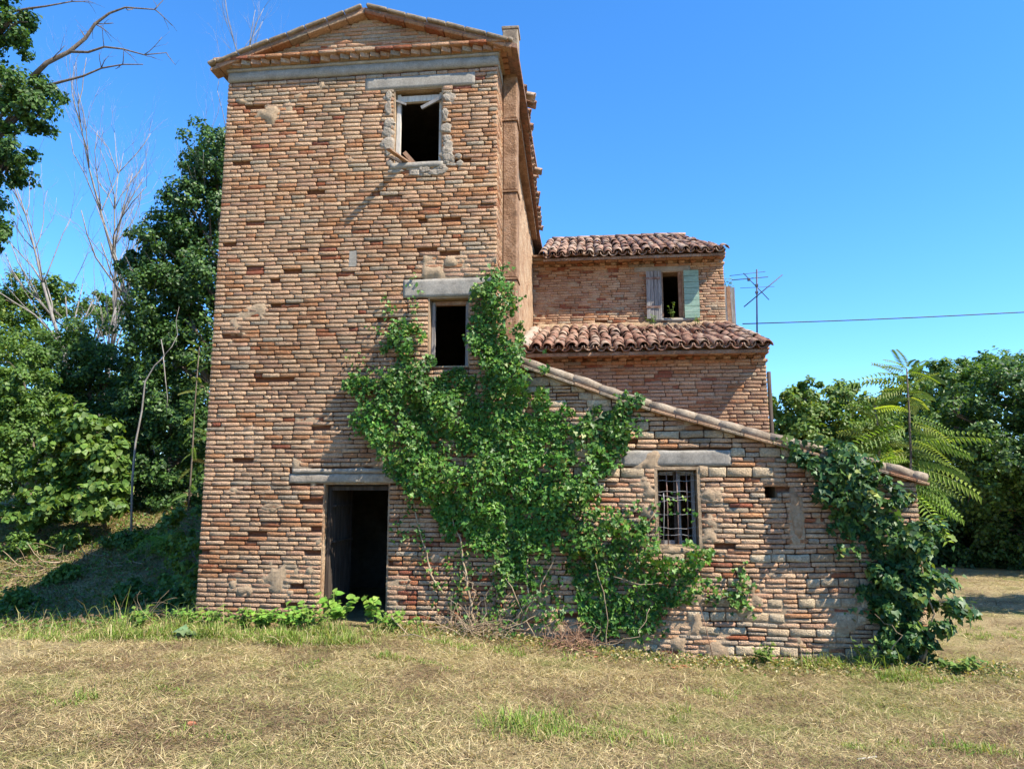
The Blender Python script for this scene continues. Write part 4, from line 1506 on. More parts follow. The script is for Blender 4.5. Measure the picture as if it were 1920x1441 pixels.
# ================================================================== IVY
def ivy(name, label, polys, base, seed, size=.052, thick=.16, stems=(), pal=IVYG, over=None, extra=None, group='ivy growing on the walls'):
    r = np.random.default_rng(seed)
    t = thing(name, base, label, 'ivy', group)
    Cs, Ns, Sz, Co = [], [], [], []
    for poly, dens, th in polys:
        P = np.array(poly)
        lo, hi = P.min(0) - .06, P.max(0) + .06
        n = int(dens * (hi[0] - lo[0]) * (hi[1] - lo[1]))
        u, v = r.uniform(lo[0], hi[0], n), r.uniform(lo[1], hi[1], n)
        ju, jv = u + (fbm(u, v, 6, 3, seed) - .5) * .62, v + (fbm(u, v, 6, 3, seed + 4) - .5) * .62
        ok = in_poly(ju, jv, poly)
        gap = fbm(u, v, 3.2, 3, seed + 9)
        ok &= (r.random(n) < .12 + .88 * sst(.24, .38, gap))
        u, v = u[ok], v[ok]
        lump = fbm(u, v, 2.3, 3, seed + 2)
        h = th * (.25 + 1.5 * sst(.3, .75, lump))
        w = .02 + h * r.random(len(u)) ** .7
        C = np.stack([u, -w, v], -1)
        e = .05
        gx = (fbm(u + e, v, 2.3, 3, seed + 2) - fbm(u - e, v, 2.3, 3, seed + 2)) / (2 * e) * th * 2
        gv = (fbm(u, v + e, 2.3, 3, seed + 2) - fbm(u, v - e, 2.3, 3, seed + 2)) / (2 * e) * th * 2
        N = np.stack([-gx, -np.ones(len(u)), -gv + .45], -1) + r.normal(size=(len(u), 3)) * .62
        Cs.append(C)
        Ns.append(N)
        Sz.append(size * r.uniform(.45, 1.3, len(u)))
        c = leaf_cols(len(u), r, pal, .25) * (.65 + .7 * fbm(u, v, 1.7, 2, seed + 21))[:, None]
        yl = r.random(len(u)) < .05 + .12 * (w > .8 * h.max())
        c[yl] = leaf_cols(int(yl.sum()), r, YELG, .2)
        Co.append(c)
    if extra is not None:
        for P, nn, sz in extra(r):
            Cs.append(P)
            Ns.append(nn)
            Sz.append(sz)
            Co.append(leaf_cols(len(P), r, pal + YELG[:1], .25))
    C, N, S, K = np.concatenate(Cs), np.concatenate(Ns), np.concatenate(Sz), np.concatenate(Co)
    T = r.normal(size=C.shape) * .55 + np.array([0, -.1, -1.0])
    leaves('foliage', C, N, T, S, K, M_IVY, t, IVYL)
    for pts, r0, r1 in stems:
        mb = MB()
        P = []
        for i in range(len(pts) - 1):
            a, b = np.array(pts[i]), np.array(pts[i + 1])
            for q in np.linspace(0, 1, 5, endpoint=False): P.append(a + (b - a) * q + r.normal(size=3) * np.array([.018, .008, .012]))
        P.append(np.array(pts[-1]))
        mb.tube(P, np.linspace(r0, r1, len(P)), 6).build('stem', M_DRYSTEM, t, smooth=True)
    return t


def shoot(r, pts, n, size, spread=.05):
    """leaves strung along a shoot"""
    P = np.array(pts, float)
    t = np.sort(r.random(n)) * (len(P) - 1)
    i = np.minimum(t.astype(int), len(P) - 2)
    f = (t - i)[:, None]
    C = P[i] * (1 - f) + P[i + 1] * f + r.normal(size=(n, 3)) * np.array([spread, spread * .5, spread])
    N = np.tile([0.2, -1, .45], (n, 1)) + r.normal(size=(n, 3)) * .5
    return C, N, size * r.uniform(.5, 1.1, n)


def wp(px, py, w=.05):
    return at(px, py, -w)


def extra_main(r):
    for pts, n in (([wp(655, 655), wp(668, 720), wp(690, 770)], 34), ([wp(680, 670), wp(700, 740)], 24), ([wp(778, 512), wp(779, 570), wp(775, 640)], 34),
                   ([wp(718, 555), wp(735, 600), wp(760, 660)], 36), ([wp(690, 615), wp(740, 625)], 16), ([wp(957, 490), wp(940, 520), wp(915, 545)], 30),
                   ([wp(985, 550), wp(960, 600), wp(955, 650)], 20), ([wp(662, 815), wp(690, 800), wp(740, 850)], 26), ([wp(745, 985), wp(770, 940), wp(800, 920)], 30),
                   ([wp(790, 1010), wp(778, 960), wp(770, 900)], 26), ([wp(735, 990), wp(760, 1005), wp(800, 1000)], 22), ([wp(815, 1105), wp(800, 1060), wp(790, 1010)], 30),
                   ([wp(850, 1140), wp(862, 1080), wp(870, 1030)], 45), ([wp(930, 1150), wp(945, 1090), wp(960, 1050)], 40), ([wp(1000, 1120), wp(1020, 1060), wp(1040, 1000)], 40)):
        yield shoot(r, pts, n, .055)


def g3(px, py, w=.05):
    p = at(px, py, -w)
    return (p[0], p[1], p[2])


ivy('ivy', 'big mass of green ivy climbing the tower around the middle window', [(IVY_A, 2700, .19), (IVY_E, 420, .12)], (4.3, -.1, -.25), 101,
    stems=[([g3(905, 1215), g3(880, 1130), g3(870, 1050), g3(840, 950)], .022, .010), ([g3(940, 1220), g3(985, 1140), g3(990, 1060), g3(1000, 950)], .026, .012),
           ([g3(830, 1115), g3(800, 1050), g3(778, 960), g3(775, 900)], .016, .008), ([g3(885, 1200), g3(900, 1130), g3(930, 1080)], .012, .006),
           ([g3(960, 1190, .1), g3(1010, 1110, .12), g3(1040, 1040, .1)], .012, .006), ([g3(1010, 1210, .1), g3(960, 1100, .16), g3(925, 1050, .1)], .009, .005),
           ([g3(872, 1180, .15), g3(890, 1110, .2), g3(868, 1070, .12)], .009, .005)], extra=extra_main)


def extra_mid(r):
    for pts, n in (([wp(1330, 1120), wp(1385, 1110), wp(1400, 1060)], 60), ([wp(1375, 1140), wp(1400, 1110)], 22), ([wp(1420, 1150), wp(1395, 1125)], 14),
                   ([wp(1210, 790), wp(1190, 760), wp(1160, 735)], 30), ([wp(1150, 965), wp(1200, 950), wp(1290, 930)], 40), ([wp(1235, 1000), wp(1230, 940)], 16),
                   ([wp(1250, 955), wp(1300, 962), wp(1312, 975)], 12), ([wp(1090, 1180), wp(1130, 1120)], 24), ([wp(1195, 1210), wp(1210, 1170)], 24), ([wp(1240, 1195), wp(1235, 1150)], 14),
                   ([wp(1060, 930), wp(1080, 980), wp(1120, 1000)], 40), ([wp(1110, 870), wp(1090, 920)], 40)):
        yield shoot(r, pts, n, .06)


ivy('ivy', 'ivy on the lean-to wall spreading beneath and beside the barred window', [(IVY_B, 1700, .17), (IVY_C, 1650, .23), (IVY_D, 450, .10)], (6.1, -.1, -.3), 103, size=.058,
    stems=[([g3(1110, 1220), g3(1140, 1120), g3(1170, 1040), g3(1230, 960)], .014, .007), ([g3(1060, 990), g3(1040, 900), g3(1085, 830), g3(1130, 770)], .014, .006),
           ([g3(1130, 1210, .12), g3(1200, 1190, .22), g3(1218, 1140, .16)], .008, .004), ([g3(1155, 1080, .24), g3(1200, 1094, .3), g3(1245, 1095, .24)], .006, .003),
           ([g3(1140, 1225, .1), g3(1135, 1120, .2), g3(1115, 1050, .18)], .008, .004), ([g3(1330, 1130), g3(1385, 1110), g3(1395, 1060)], .008, .004)], extra=extra_mid)


def extra_corner(r):
    # foliage wrapped round the corner beyond the wall's end, with depth
    lob = [((9.62, .25, 1.60), (.32, .45, .42)), ((9.68, .10, .98), (.38, .5, .5)), ((9.74, .15, .38), (.42, .5, .5)), ((9.55, -.05, -.05), (.42, .36, .35)), ((9.38, -.1, .60), (.33, .24, .55)), ((9.30, -.12, .08), (.28, .24, .4)), ((8.9, -.05, 2.15), (.55, .24, .22)), ((8.45, -.02, 2.3), (.45, .2, .18)), ((9.25, -.05, 1.75), (.3, .2, .3))]
    C, N = crown_points(lob, 6200, r, 60, .3, .3)
    k = C[:, 2] > gz(C[:, 0], C[:, 1]) + .02
    yield C[k], N[k], .085 * r.uniform(.55, 1.25, int(k.sum()))
    for pts, n in (([wp(1640, 1080), wp(1610, 1120), wp(1590, 1150)], 16), ([wp(1445, 815), wp(1470, 840), wp(1490, 860)], 22), ([wp(1700, 1040, .3), wp(1790, 1080, .2)], 14),
                   ([wp(1740, 1000, .2), wp(1800, 1010, .2)], 12), ([wp(1660, 1180, .3), wp(1640, 1230, .4)], 26), ([wp(1560, 930), wp(1540, 940)], 10)):
        yield shoot(r, pts, n, .07)


IVYD = [(.028, .078, .022), (.038, .098, .026), (.055, .125, .030), (.032, .085, .026), (.09, .165, .035)]
ivy('ivy', 'dark glossy ivy tumbling over the low end corner of the lean-to', [(IVY_F, 1500, .20), (IVY_G, 800, .12)], (9.6, -.2, -.35), 107, size=.078, pal=IVYD,
    stems=[([g3(1690, 1240), g3(1680, 1140), g3(1660, 1040), g3(1600, 930)], .018, .008), ([g3(1730, 1240, .2), g3(1750, 1150, .2), g3(1720, 1030, .15)], .016, .008),
           ([g3(1660, 1235, .3), g3(1690, 1190, .4), g3(1640, 1150, .3)], .007, .003)], extra=extra_corner)

# ================================================================== TREES, LEFT
GL = 'trees behind the tower bank'
leafy_tree('ivy_clad_tree', 'tall dark tree smothered in ivy close behind the tower', (-4.4, 9.6),
           [L_(405, 300, 9.2, (0.89, 1.07, 1.19)), L_(370, 400, 9.3, (1.07, 1.07, 1.07)), L_(320, 455, 9.2, (1.01, 1.07, 0.83)), L_(390, 520, 9.5, (1.31, 1.19, 1.19)), L_(310, 560, 9.1, (1.01, 1.07, 0.95)), L_(285, 640, 9.2, (0.71, 0.95, 0.95)), L_(360, 660, 9.4, (1.31, 1.19, 1.19)),
            L_(300, 760, 9.2, (0.89, 0.95, 1.07)), L_(370, 800, 9.3, (1.19, 1.07, 1.07)), L_(290, 880, 9.0, (0.77, 0.83, 0.95)), L_(360, 930, 8.8, (0.95, 0.83, 0.71)), L_(268, 500, 9.4, (0.54, 0.71, 0.59))],
           70000, .11, DARKG + MIDG[:2], 201, GL, .2, mat=M_IVY, sub=60)
lt = leafy_tree('broadleaf_tree', 'dense leafy tree with long bare limbs reaching towards the tower roof', (-8.6, 3.2),
                [L_(-30, 60, 3.0, (.9, .9, .9)), L_(25, 190, 3.0, (.85, .8, .65)), L_(60, 195, 3.1, (.55, .6, .5)), L_(-30, 330, 3.0, (.75, .8, .8)), L_(20, 290, 2.9, (.45, .5, .6)), L_(-25, 420, 3.1, (.5, .6, .6)),
                 L_(-160, 150, 3.4, (1.5, 1.3, 1.6)), L_(-150, 380, 3.4, (1.2, 1.2, 1.2)), L_(-200, -80, 3.6, (1.9, 1.5, 1.3)), L_(15, 40, 3.0, (.42, .5, .6))],
                48000, .095, MIDG + DARKG, 203, None, .26, sub=60)


def limb(pts, r0, r1, parent, seed, twigs=6, Y=3.0):
    r = np.random.default_rng(seed)
    mb = MB()
    P = [Vector(at(px, py, Y + dy)) for px, py, dy in pts]
    mb.tube(P, np.linspace(r0, r1, len(P)), 7)
    for _ in range(twigs):
        i = int(r.integers(1, len(P)))
        d = (P[i] - P[i - 1]).normalized()
        branch_tree(mb, P[i], (d + Vector(r.normal(size=3)) * .7).normalized(), .5 * r.uniform(.5, 1.2), r1 * 1.2, 1, r, .7, .2, 4, None, (1, 3), 4)
    return mb.build('bare_limb', M_BARK, parent, smooth=True)


limb([(60, 145, 0), (88, 118, 0), (130, 97, .1), (160, 72, .15), (178, 45, .2), (205, 25, .2), (235, 14, .3), (290, 18, .3)], .055, .012, lt, 1, 8)
limb([(130, 97, .1), (165, 98, .1), (195, 88, .1), (230, 92, .2), (270, 103, .2), (312, 99, .3)], .03, .008, lt, 2, 5)
limb([(40, 175, 0), (80, 163, 0), (120, 152, 0), (155, 143, .1), (190, 128, .1), (230, 121, .2), (268, 121, .2)], .036, .009, lt, 3, 4)
limb([(-20, 30, 0), (55, 16, 0), (85, 12, .1), (135, 3, .1)], .03, .012, lt, 4, 2)


def bare_tree(label, px, pybase, Y, topz, seed, rad=.09, lean=(0, 0), levels=4, spread=.5, stems=1, group='leafless trees behind the bank', L0=.42):
    r = np.random.default_rng(seed)
    b = at(px, pybase, Y)
    bz = float(gz(b[0], b[1])) - .1
    t = thing('bare_tree', (b[0], b[1], bz + .1), label, 'tree', group)
    H = topz - bz
    tr, br = MB(), MB()
    for s in range(stems):
        off = (s - (stems - 1) / 2) * .22
        d = Vector((lean[0] + off, lean[1], 1)).normalized()
        p = Vector((b[0] + off * .4, b[1], bz))
        pts, rads = [p.copy()], [rad]
        for i in range(9):
            d = (d + Vector(r.normal(size=3)) * .06).normalized()
            p = p + d * (H * .9 / 9)
            pts.append(p.copy())
            rads.append(rad * (1 - .88 * (i + 1) / 9))
        tr.tube(pts, rads, 7)
        for i in range(3, 10):
            for _ in range(int(r.integers(2, 4))):
                ax = Vector(unit(r.normal(size=3)))
                nd = (d * .9 + Vector((ax.x, ax.y, abs(ax.z) * .4)) * spread * 1.5).normalized()
                branch_tree(br, pts[i], nd, H * .24 * (1.25 - i * .07), max(.02, rads[i] * .55), levels - 2, r, spread, .35, 4, None, (2, 3), 5, .64)
    tr.build('trunk', M_BARK_PALE, t, smooth=True, loc=(b[0], b[1], bz))
    br.build('branches', M_BARK_PALE, t, smooth=True, loc=(b[0], b[1], bz))
    return t


bare_tree('pale leafless tree with forked upright branches standing clear against the sky', 168, 700, 14, 14.6, 301, .11, (.05, 0), 5, .42, 2)
bare_tree('leafless grey tree with fine twigs rising just behind the ivy-clad tree', 312, 700, 11.8, 14.9, 303, .11, (.02, 0), 5, .42, 2)
bare_tree('thin leafless tree whose top shows over the tower roof corner', 408, 600, 12.2, 17.2, 305, .09, (.0, 0), 5, .38, 1)

leafy_tree('feathery_tree', 'pale feathery tree with open crown above the bank', (-14.5, 14), [L_(30, 560, 14, (1.6, 1.2, .9)), L_(100, 560, 14.5, (1.0, 1, .7)), L_(20, 650, 13.5, (1.5, 1.2, 1.0)), L_(110, 640, 14.5, (.8, .8, .6)), L_(190, 590, 15, (.9, .9, .8)), L_(-60, 600, 14, (1.6, 1.4, 1.4)), L_(215, 560, 15.5, (.6, .7, .5))],
           20000, .13, LIGHTG + MIDG + YELG[:1], 211, GL, .12, sub=34, spread=.28)
leafy_tree('round_tree', 'rounded mid-green tree standing behind the leafy shrub', (-9.6, 11), [L_(160, 650, 11, (1.3, 1.1, .8)), L_(120, 720, 10.8, (1.2, 1.1, .9)), L_(200, 720, 11, (1.2, 1.1, 1.0)), L_(170, 800, 10.6, (1.5, 1.1, 1.2)), L_(220, 830, 10.4, (.9, .9, 1.2)), L_(60, 790, 10.6, (1.2, 1, 1))],
           30000, .11, MIDG + DARKG, 213, GL, .14)
leafy_tree('round_tree', 'dark evergreen bush filling the gap below the ivy-clad tree', (-6.2, 9.4), [L_(235, 830, 9.4, (.9, .7, 1.0)), L_(225, 920, 9.2, (.8, .6, .7)), L_(250, 760, 9.5, (.8, .7, .9)), L_(180, 880, 9.6, (1.0, .8, 1.0)), L_(290, 940, 9.0, (1.0, .6, .6)), L_(350, 950, 8.6, (.9, .6, .6))],
           18000, .10, DARKG, 215, GL, .08)
leafy_tree('thicket_tree', 'dark tangled thicket tree closing the view behind the bank', (-14.5, 17), [L_(20, 760, 17, (2.2, 1.4, 1.6)), L_(110, 780, 17, (2.2, 1.4, 1.6)), L_(200, 770, 17, (2.0, 1.4, 1.7)), L_(280, 760, 17, (2.0, 1.4, 1.9)), L_(60, 880, 16.5, (2.4, 1.4, 1.6)), L_(170, 890, 16.5, (2.4, 1.4, 1.6)), L_(270, 900, 16.5, (2.2, 1.4, 1.6)), L_(-60, 830, 16.5, (2.4, 1.5, 2.2)), L_(350, 880, 16.5, (2.2, 1.4, 1.8)), L_(360, 760, 17, (2.0, 1.4, 1.8)), L_(420, 870, 16.5, (2.2, 1.4, 2.0)), L_(430, 760, 17, (2.0, 1.4, 1.8))],
           26000, .19, DARKG + MIDG, 231, GL, .2)
leafy_tree('leafy_shrub', 'bright green broad-leaved shrub on the sunny bank top', (-6.6, 7.4), [L_(160, 800, 7.2, (.7, .6, .5)), L_(180, 860, 7.0, (.75, .6, .5)), L_(120, 850, 7.1, (.6, .6, .5)), L_(90, 910, 7.0, (.6, .5, .45)), L_(150, 920, 6.8, (.8, .5, .45)), L_(200, 910, 6.9, (.5, .5, .4)), L_(130, 765, 7.3, (.35, .35, .4)), L_(110, 955, 6.7, (.5, .4, .35)), L_(185, 955, 6.6, (.5, .4, .35)), L_(50, 962, 6.7, (.5, .4, .3))],
           8600, .14, LIGHTG + YELG[:1] + MIDG, 217, 'shrubs along the bank', .05, tpl=BROAD, cat='shrub', sub=60, spread=.35)
leafy_tree('leafy_shrub', 'tangled olive-green shrub at the bank edge beneath the feathery tree', (-8.6, 7.6), [L_(30, 800, 7.6, (.9, .7, .8)), L_(10, 880, 7.4, (.9, .7, .6)), L_(50, 740, 8.0, (.9, .8, .7)), L_(-40, 760, 7.8, (1.1, .9, 1.0)), L_(20, 950, 7.2, (.7, .5, .35)), L_(40, 680, 8.4, (.8, .8, .6))],
           20000, .10, MIDG + LIGHTG[:2], 219, 'shrubs along the bank', .06, cat='shrub')
leafy_tree('leafy_shrub', 'low green shrub hugging the shaded corner of the tower base', (-.35, .9), [L_(365, 1085, .5, (.22, .3, .25)), L_(350, 1040, .9, (.25, .3, .3)), L_(345, 990, 1.5, (.35, .4, .35)), L_(375, 1110, .3, (.14, .2, .14)), L_(330, 1030, 1.6, (.3, .3, .3))],
           2300, .075, MIDG + LIGHTG[:2], 221, 'shrubs along the bank', .02, cat='shrub')


for k_, (px, py, Y, rr, lab, pl) in enumerate(((45, 985, 6.4, .5, 'low bramble spilling from the olive-green shrub down the bank', MIDG + LIGHTG), (140, 975, 6.6, .38, 'small bright bramble at the foot of the broad-leaved shrub', LIGHTG),
        (235, 985, 6.2, .42, 'small dark bramble at the foot of the crooked sapling', MIDG), (300, 960, 5.6, .5, 'leafy bramble bush between the crooked sapling and the tower', MIDG + LIGHTG), (345, 1010, 3.4, .42, 'bright bramble crowding the tower edge above the fern', LIGHTG + YELG[:1]),
        (30, 1110, 3.6, .40, 'low green bramble in the hollow at the end of the tower shade', MIDG + LIGHTG), (120, 1045, 5.0, .30, 'tiny bramble patch on the sunny side of the hollow', LIGHTG), (250, 1110, 3.2, .36, 'shaded bramble low in the hollow beside the tower', MIDG), (330, 1120, 1.8, .32, 'shaded weedy bramble against the foot of the tower', MIDG))):
    c = at(px, py, Y)
    g = float(gz(c[0], c[1]))
    leafy_tree('bramble', lab, (c[0], c[1]), [((c[0] + dx * rr, c[1] + dy * rr, g + rr * .45 + dz), (rr * .75, rr * .7, rr * .55)) for dx, dy, dz in ((-.6, .1, 0), (.5, -.2, .05), (0, .1, .12))],
               1500, .085, pl, 240 + k_, 'brambles on the bank', .015, cat='bramble', sub=60, spread=.4)


def tree_of_heaven(name, label, Y, stem_px, seed, leaves_n, Lf, pal, group=None, tilt=.5, rad=.03, manual=None):
    r = np.random.default_rng(seed)
    P = [Vector(at(px, py, Y)) for px, py in stem_px]
    t = thing(name, tuple(P[0]), label, 'sapling', group)
    mb = MB().tube(P, np.linspace(rad, rad * .35, len(P)), 7)
    mb.build('stem', M_BARK, t, smooth=True, loc=tuple(P[0]))
    C, N, T, S = [], [], [], []
    for i in range(leaves_n):
        f = (i + .5) / leaves_n
        q = (1 - (1 - f) ** 1.4) * (len(P) - 1)
        j = min(int(q), len(P) - 2)
        p = P[j].lerp(P[j + 1], q - j)
        a = i * 2.4 + r.uniform(-.4, .4)
        up = (f - .35) * 1.3 + r.uniform(-.15, .2)
        d = Vector((math.cos(a), math.sin(a) * .8, up))
        d.normalize()
        C.append(p)
        T.append(d)
        N.append((-d.x * d.z + r.normal() * .2, -d.y * d.z - .65, .8 - d.z * d.z * .4))
        S.append(Lf * r.uniform(.75, 1.15) * (1 - .35 * f))
    if manual:
        for (a, b) in manual:
            p, q = Vector(at(*a, Y)), Vector(at(*b, Y - r.uniform(-.2, .4)))
            d = q - p
            C.append(p)
            T.append(d.normalized())
            N.append((r.normal() * .25, -.8, .75))
            S.append(d.length)
    leaves('leaves', np.array(C), np.array(N, float), np.array(T, float), np.array(S), leaf_cols(len(C), r, pal, .2), M_FROND, t, FROND_BIG)
    return t


tree_of_heaven('tree_of_heaven', 'young feather-leaved sapling rising past the low end of the lean-to', 2.3, [(1712, 1060), (1705, 950), (1708, 850), (1704, 760), (1700, 690)], 401, 34, .8, YELG + [(.24, .31, .05), (.20, .30, .045), (.15, .24, .04)],
               manual=[((1700, 700), (1795, 648)), ((1700, 705), (1580, 695)), ((1702, 720), (1625, 690)), ((1705, 830), (1838, 838)), ((1706, 870), (1845, 915)), ((1706, 800), (1790, 780)), ((1700, 695), (1670, 655)), ((1706, 900), (1800, 960)), ((1706, 850), (1600, 830)), ((1704, 690), (1720, 640)), ((1704, 860), (1836, 858)), ((1708, 920), (1780, 1010)), ((1706, 880), (1825, 852)), ((1706, 915), (1832, 938)), ((1708, 930), (1792, 968)), ((1706, 825), (1835, 826)), ((1704, 765), (1612, 765)), ((1704, 800), (1600, 808)), ((1702, 740), (1775, 700)), ((1704, 780), (1790, 805)), ((1702, 730), (1640, 720)), ((1700, 700), (1745, 668)), ((1706, 845), (1620, 862))])
tree_of_heaven('tree_of_heaven', 'second feathery sapling with yellowing leaves behind the ivy-covered verge', 2.6, [(1640, 990), (1645, 900), (1650, 830), (1640, 760)], 403, 40, .8, LIGHTG + YELG)
tree_of_heaven('tree_of_heaven', 'thin feathery sapling with reddish-yellow leaves beside the shaded tower edge', 8.0, [(350, 1000), (360, 860), (366, 750), (374, 650)], 405, 34, .5, YELG + LIGHTG + [(.20, .14, .04)], rad=.03)
# bent pale stem in front of the ivy-clad tree
st = thing('dead_sapling', tuple(at(246, 985, 5.0)), 'thin crooked bare sapling leaning in front of the ivy-clad tree', 'sapling')
mb = MB().tube([at(246, 995, 5.0), at(248, 900, 5.0), at(254, 830, 5.0), at(266, 770, 5.0), at(272, 715, 5.0), at(290, 685, 5.0), at(308, 668, 5.0), at(302, 636, 5.0)], [.026, .023, .021, .019, .017, .015, .012, .009], 7)
mb.tube([at(306, 668, 5.0), at(322, 650, 5.1), at(333, 628, 5.1), at(330, 600, 5.2), at(336, 575, 5.2)], [.010, .009, .007, .006, .003], 5)
mb.tube([at(306, 668, 5.0), at(310, 710, 5.0), at(314, 745, 5.0), at(312, 775, 5.0)], [.012, .010, .008, .005], 5)
mb.build('trunk', M_BARK_PALE, st, smooth=True)

# ================================================================== TREES, RIGHT
GR = 'trees beyond the lean-to'
leafy_tree('dense_tree', 'large dense dark tree overhanging the mown field', (19.4, 12.6),
           [L_(1850, 735, 11.5, (1.2, 1.2, .8)), L_(1920, 750, 11.2, (1.3, 1.2, .9)), L_(1790, 800, 11.3, (1.2, 1.1, .9)), L_(1880, 830, 10.8, (1.5, 1.2, .9)), L_(1830, 890, 11.2, (1.1, 1.1, .8)), L_(1960, 860, 11, (1.6, 1.3, 1.2)), L_(2040, 760, 11, (1.8, 1.4, 1.3)), L_(2080, 900, 11, (1.8, 1.4, 1.4)), L_(1900, 930, 12.5, (1.6, 1.2, 1.0)), L_(1850, 990, 13, (1.5, .9, .9)), L_(1940, 1010, 13, (1.6, .9, 1.0)), L_(2010, 720, 13.5, (1.7, 1.5, 1.2)), L_(2110, 690, 13, (2.0, 1.7, 1.7)), L_(2090, 820, 12, (1.9, 1.7, 1.6)), L_(2230, 760, 12, (2.2, 2, 2.0))],  # unseen lobes beyond the right edge are added to shade the understorey
           70000, .12, MIDG + DARKG, 221, GR, .22, sub=46)
leafy_tree('dense_tree', 'dark understorey tree in deep shade behind the field edge', (16.6, 15.0),
           [L_(1790, 940, 15, (1.5, 1, 1.5)), L_(1860, 960, 15.2, (1.7, 1, 1.7)), L_(1930, 960, 15, (1.7, 1, 1.7)), L_(1830, 1040, 14.8, (1.8, .9, 1.0)), L_(1920, 1040, 14.8, (1.8, .9, 1.0)), L_(1740, 1000, 15.5, (1.3, 1, 1.6)), L_(2020, 980, 14.8, (1.9, 1, 2.0)), L_(1800, 1065, 13.6, (1.2, .7, .6)), L_(1860, 1070, 13.4, (1.2, .7, .6)), L_(1920, 1068, 13.4, (1.3, .7, .7)), L_(1760, 1060, 13.8, (1.0, .7, .7))],
           44000, .14, DARKG, 223, GR, .16)
leafy_tree('feathery_tree', 'light green feathery tree with layered crown beside the house corner', (13.2, 17), [L_(1500, 760, 17, (1.2, 1.1, .55)), L_(1560, 745, 17.5, (1.1, 1, .5)), L_(1530, 810, 16.8, (1.6, 1.1, .7)), L_(1480, 820, 17, (1.0, 1, .7)), L_(1600, 800, 17, (1.3, 1, .7)), L_(1550, 860, 17, (2.0, 1, .8)), L_(1508, 725, 17, (.5, .6, .25))],
           22000, .15, LIGHTG + YELG + MIDG[:2], 225, GR, .12, sub=40, spread=.26)
leafy_tree('feathery_tree', 'broad light green feathery tree behind the young sapling', (17.6, 18.5), [L_(1650, 770, 18.5, (1.3, 1, .7)), L_(1720, 740, 18.5, (1.3, 1, .7)), L_(1770, 715, 18, (1.2, 1, .7)), L_(1820, 705, 18, (1.1, 1, .6)), L_(1690, 830, 18, (1.9, 1, .9)), L_(1780, 800, 18, (1.6, 1, 1.2)), L_(1880, 700, 18, (1.4, 1, .7)), L_(1620, 830, 18, (1.4, 1, .8))],
           26000, .16, LIGHTG + MIDG + YELG[:1], 227, GR, .14, sub=40, spread=.26)
leafy_tree('dense_tree', 'mid-green tree filling the gap below the feathery crowns', (15.6, 21), [L_(1480, 880, 20, (1.8, 1, 1.5)), L_(1570, 900, 20, (2.0, 1, 1.6)), L_(1660, 900, 20, (2.0, 1, 1.8)), L_(1740, 900, 20, (2.0, 1, 1.9))],
           20000, .18, MIDG + LIGHTG, 229, GR, .16)

leafy_tree('unseen_shade_tree', 'unseen leafy tree past the lean-to, placed to cast shade on the field', (18.0, 3.4), [((17.0, 3.6, 4.4), (1.0, 1.0, .8)), ((18.3, 3.3, 5.0), (1.5, 1.3, 1.1)), ((17.9, 4.3, 4.4), (1.2, 1.1, .9)), ((19.2, 3.6, 4.4), (1.3, 1.2, 1.0))],
           14000, .12, MIDG, 233, None, .14)  # out of view; added so its shadow falls across the field edge
leafy_tree('unseen_shade_tree', 'small unseen round-headed tree, placed to shade the near field corner', (12.7, -7.0), [((11.75, -6.7, 4.1), (.65, .6, .5)), ((12.6, -6.9, 4.6), (.9, .8, .7)), ((13.2, -7.2, 4.1), (.8, .7, .6))],
           7000, .11, MIDG, 235, None, .10)  # out of view; crown placed so its shadow reaches the near corner
# far wood closing the horizon all round
r_w = np.random.default_rng(55)
lob = []
for a in np.linspace(0, 2 * math.pi, 72, endpoint=False):
    rr = 46 + r_w.uniform(-6, 8)
    xx, yy = 4 + rr * math.cos(a), 4 + rr * math.sin(a)
    lob.append(((xx, yy, float(gz(xx, yy)) + r_w.uniform(1.4, 2.6)), (2.9, 2.2, r_w.uniform(2.0, 3.0))))
C, N = crown_points(lob, 34000, r_w, 9, .5, .2)
fw = leaves('far_wood', C, N, r_w.normal(size=C.shape), r_w.uniform(.4, .85, len(C)), leaf_cols(len(C), r_w, MIDG + DARKG), M_LEAF, None)
tag(fw, 'distant belt of green woodland closing off the horizon', kind='stuff')


# ================================================================== GROUND COVER
def blades(name, x, y, L, wdt, pitch, cols, label, mat=M_GRASS, curl=.3, r=None):
    n = len(x)
    z = gz(x, y)
    a = r.uniform(0, 2 * math.pi, n)
    d = np.stack([np.cos(a) * np.cos(pitch), np.sin(a) * np.cos(pitch), np.sin(pitch)], -1)
    s = np.stack([-np.sin(a), np.cos(a), r.uniform(-.5, .5, n)], -1)
    b = np.stack([x, y, z + .004 + r.uniform(0, .02, n)], -1)
    m = b + d * (L * .55)[:, None]
    d2 = d.copy()
    d2[:, 2] -= curl * r.uniform(.2, 1.4, n)
    e = m + d2 * (L * .45)[:, None]
    e[:, 2] = np.maximum(e[:, 2], z + .004)
    hw = (wdt / 2)[:, None]
    V = np.stack([b - s * hw, b + s * hw, m + s * hw * .8, m - s * hw * .8, e], 1).reshape(-1, 3)
    i = np.arange(n)[:, None] * 5
    T = np.concatenate([i + [0, 1, 2], i + [0, 2, 3], i + [3, 2, 4]], 0)
    o = arr_obj(name, V, T, mat, None, np.repeat(cols, 5, 0))
    tag(o, label, kind='stuff')
    return o


def clear_of_house(x, y):
    inside = (x > -.02) & (x < 9.78) & (y > -.02)
    return ~inside


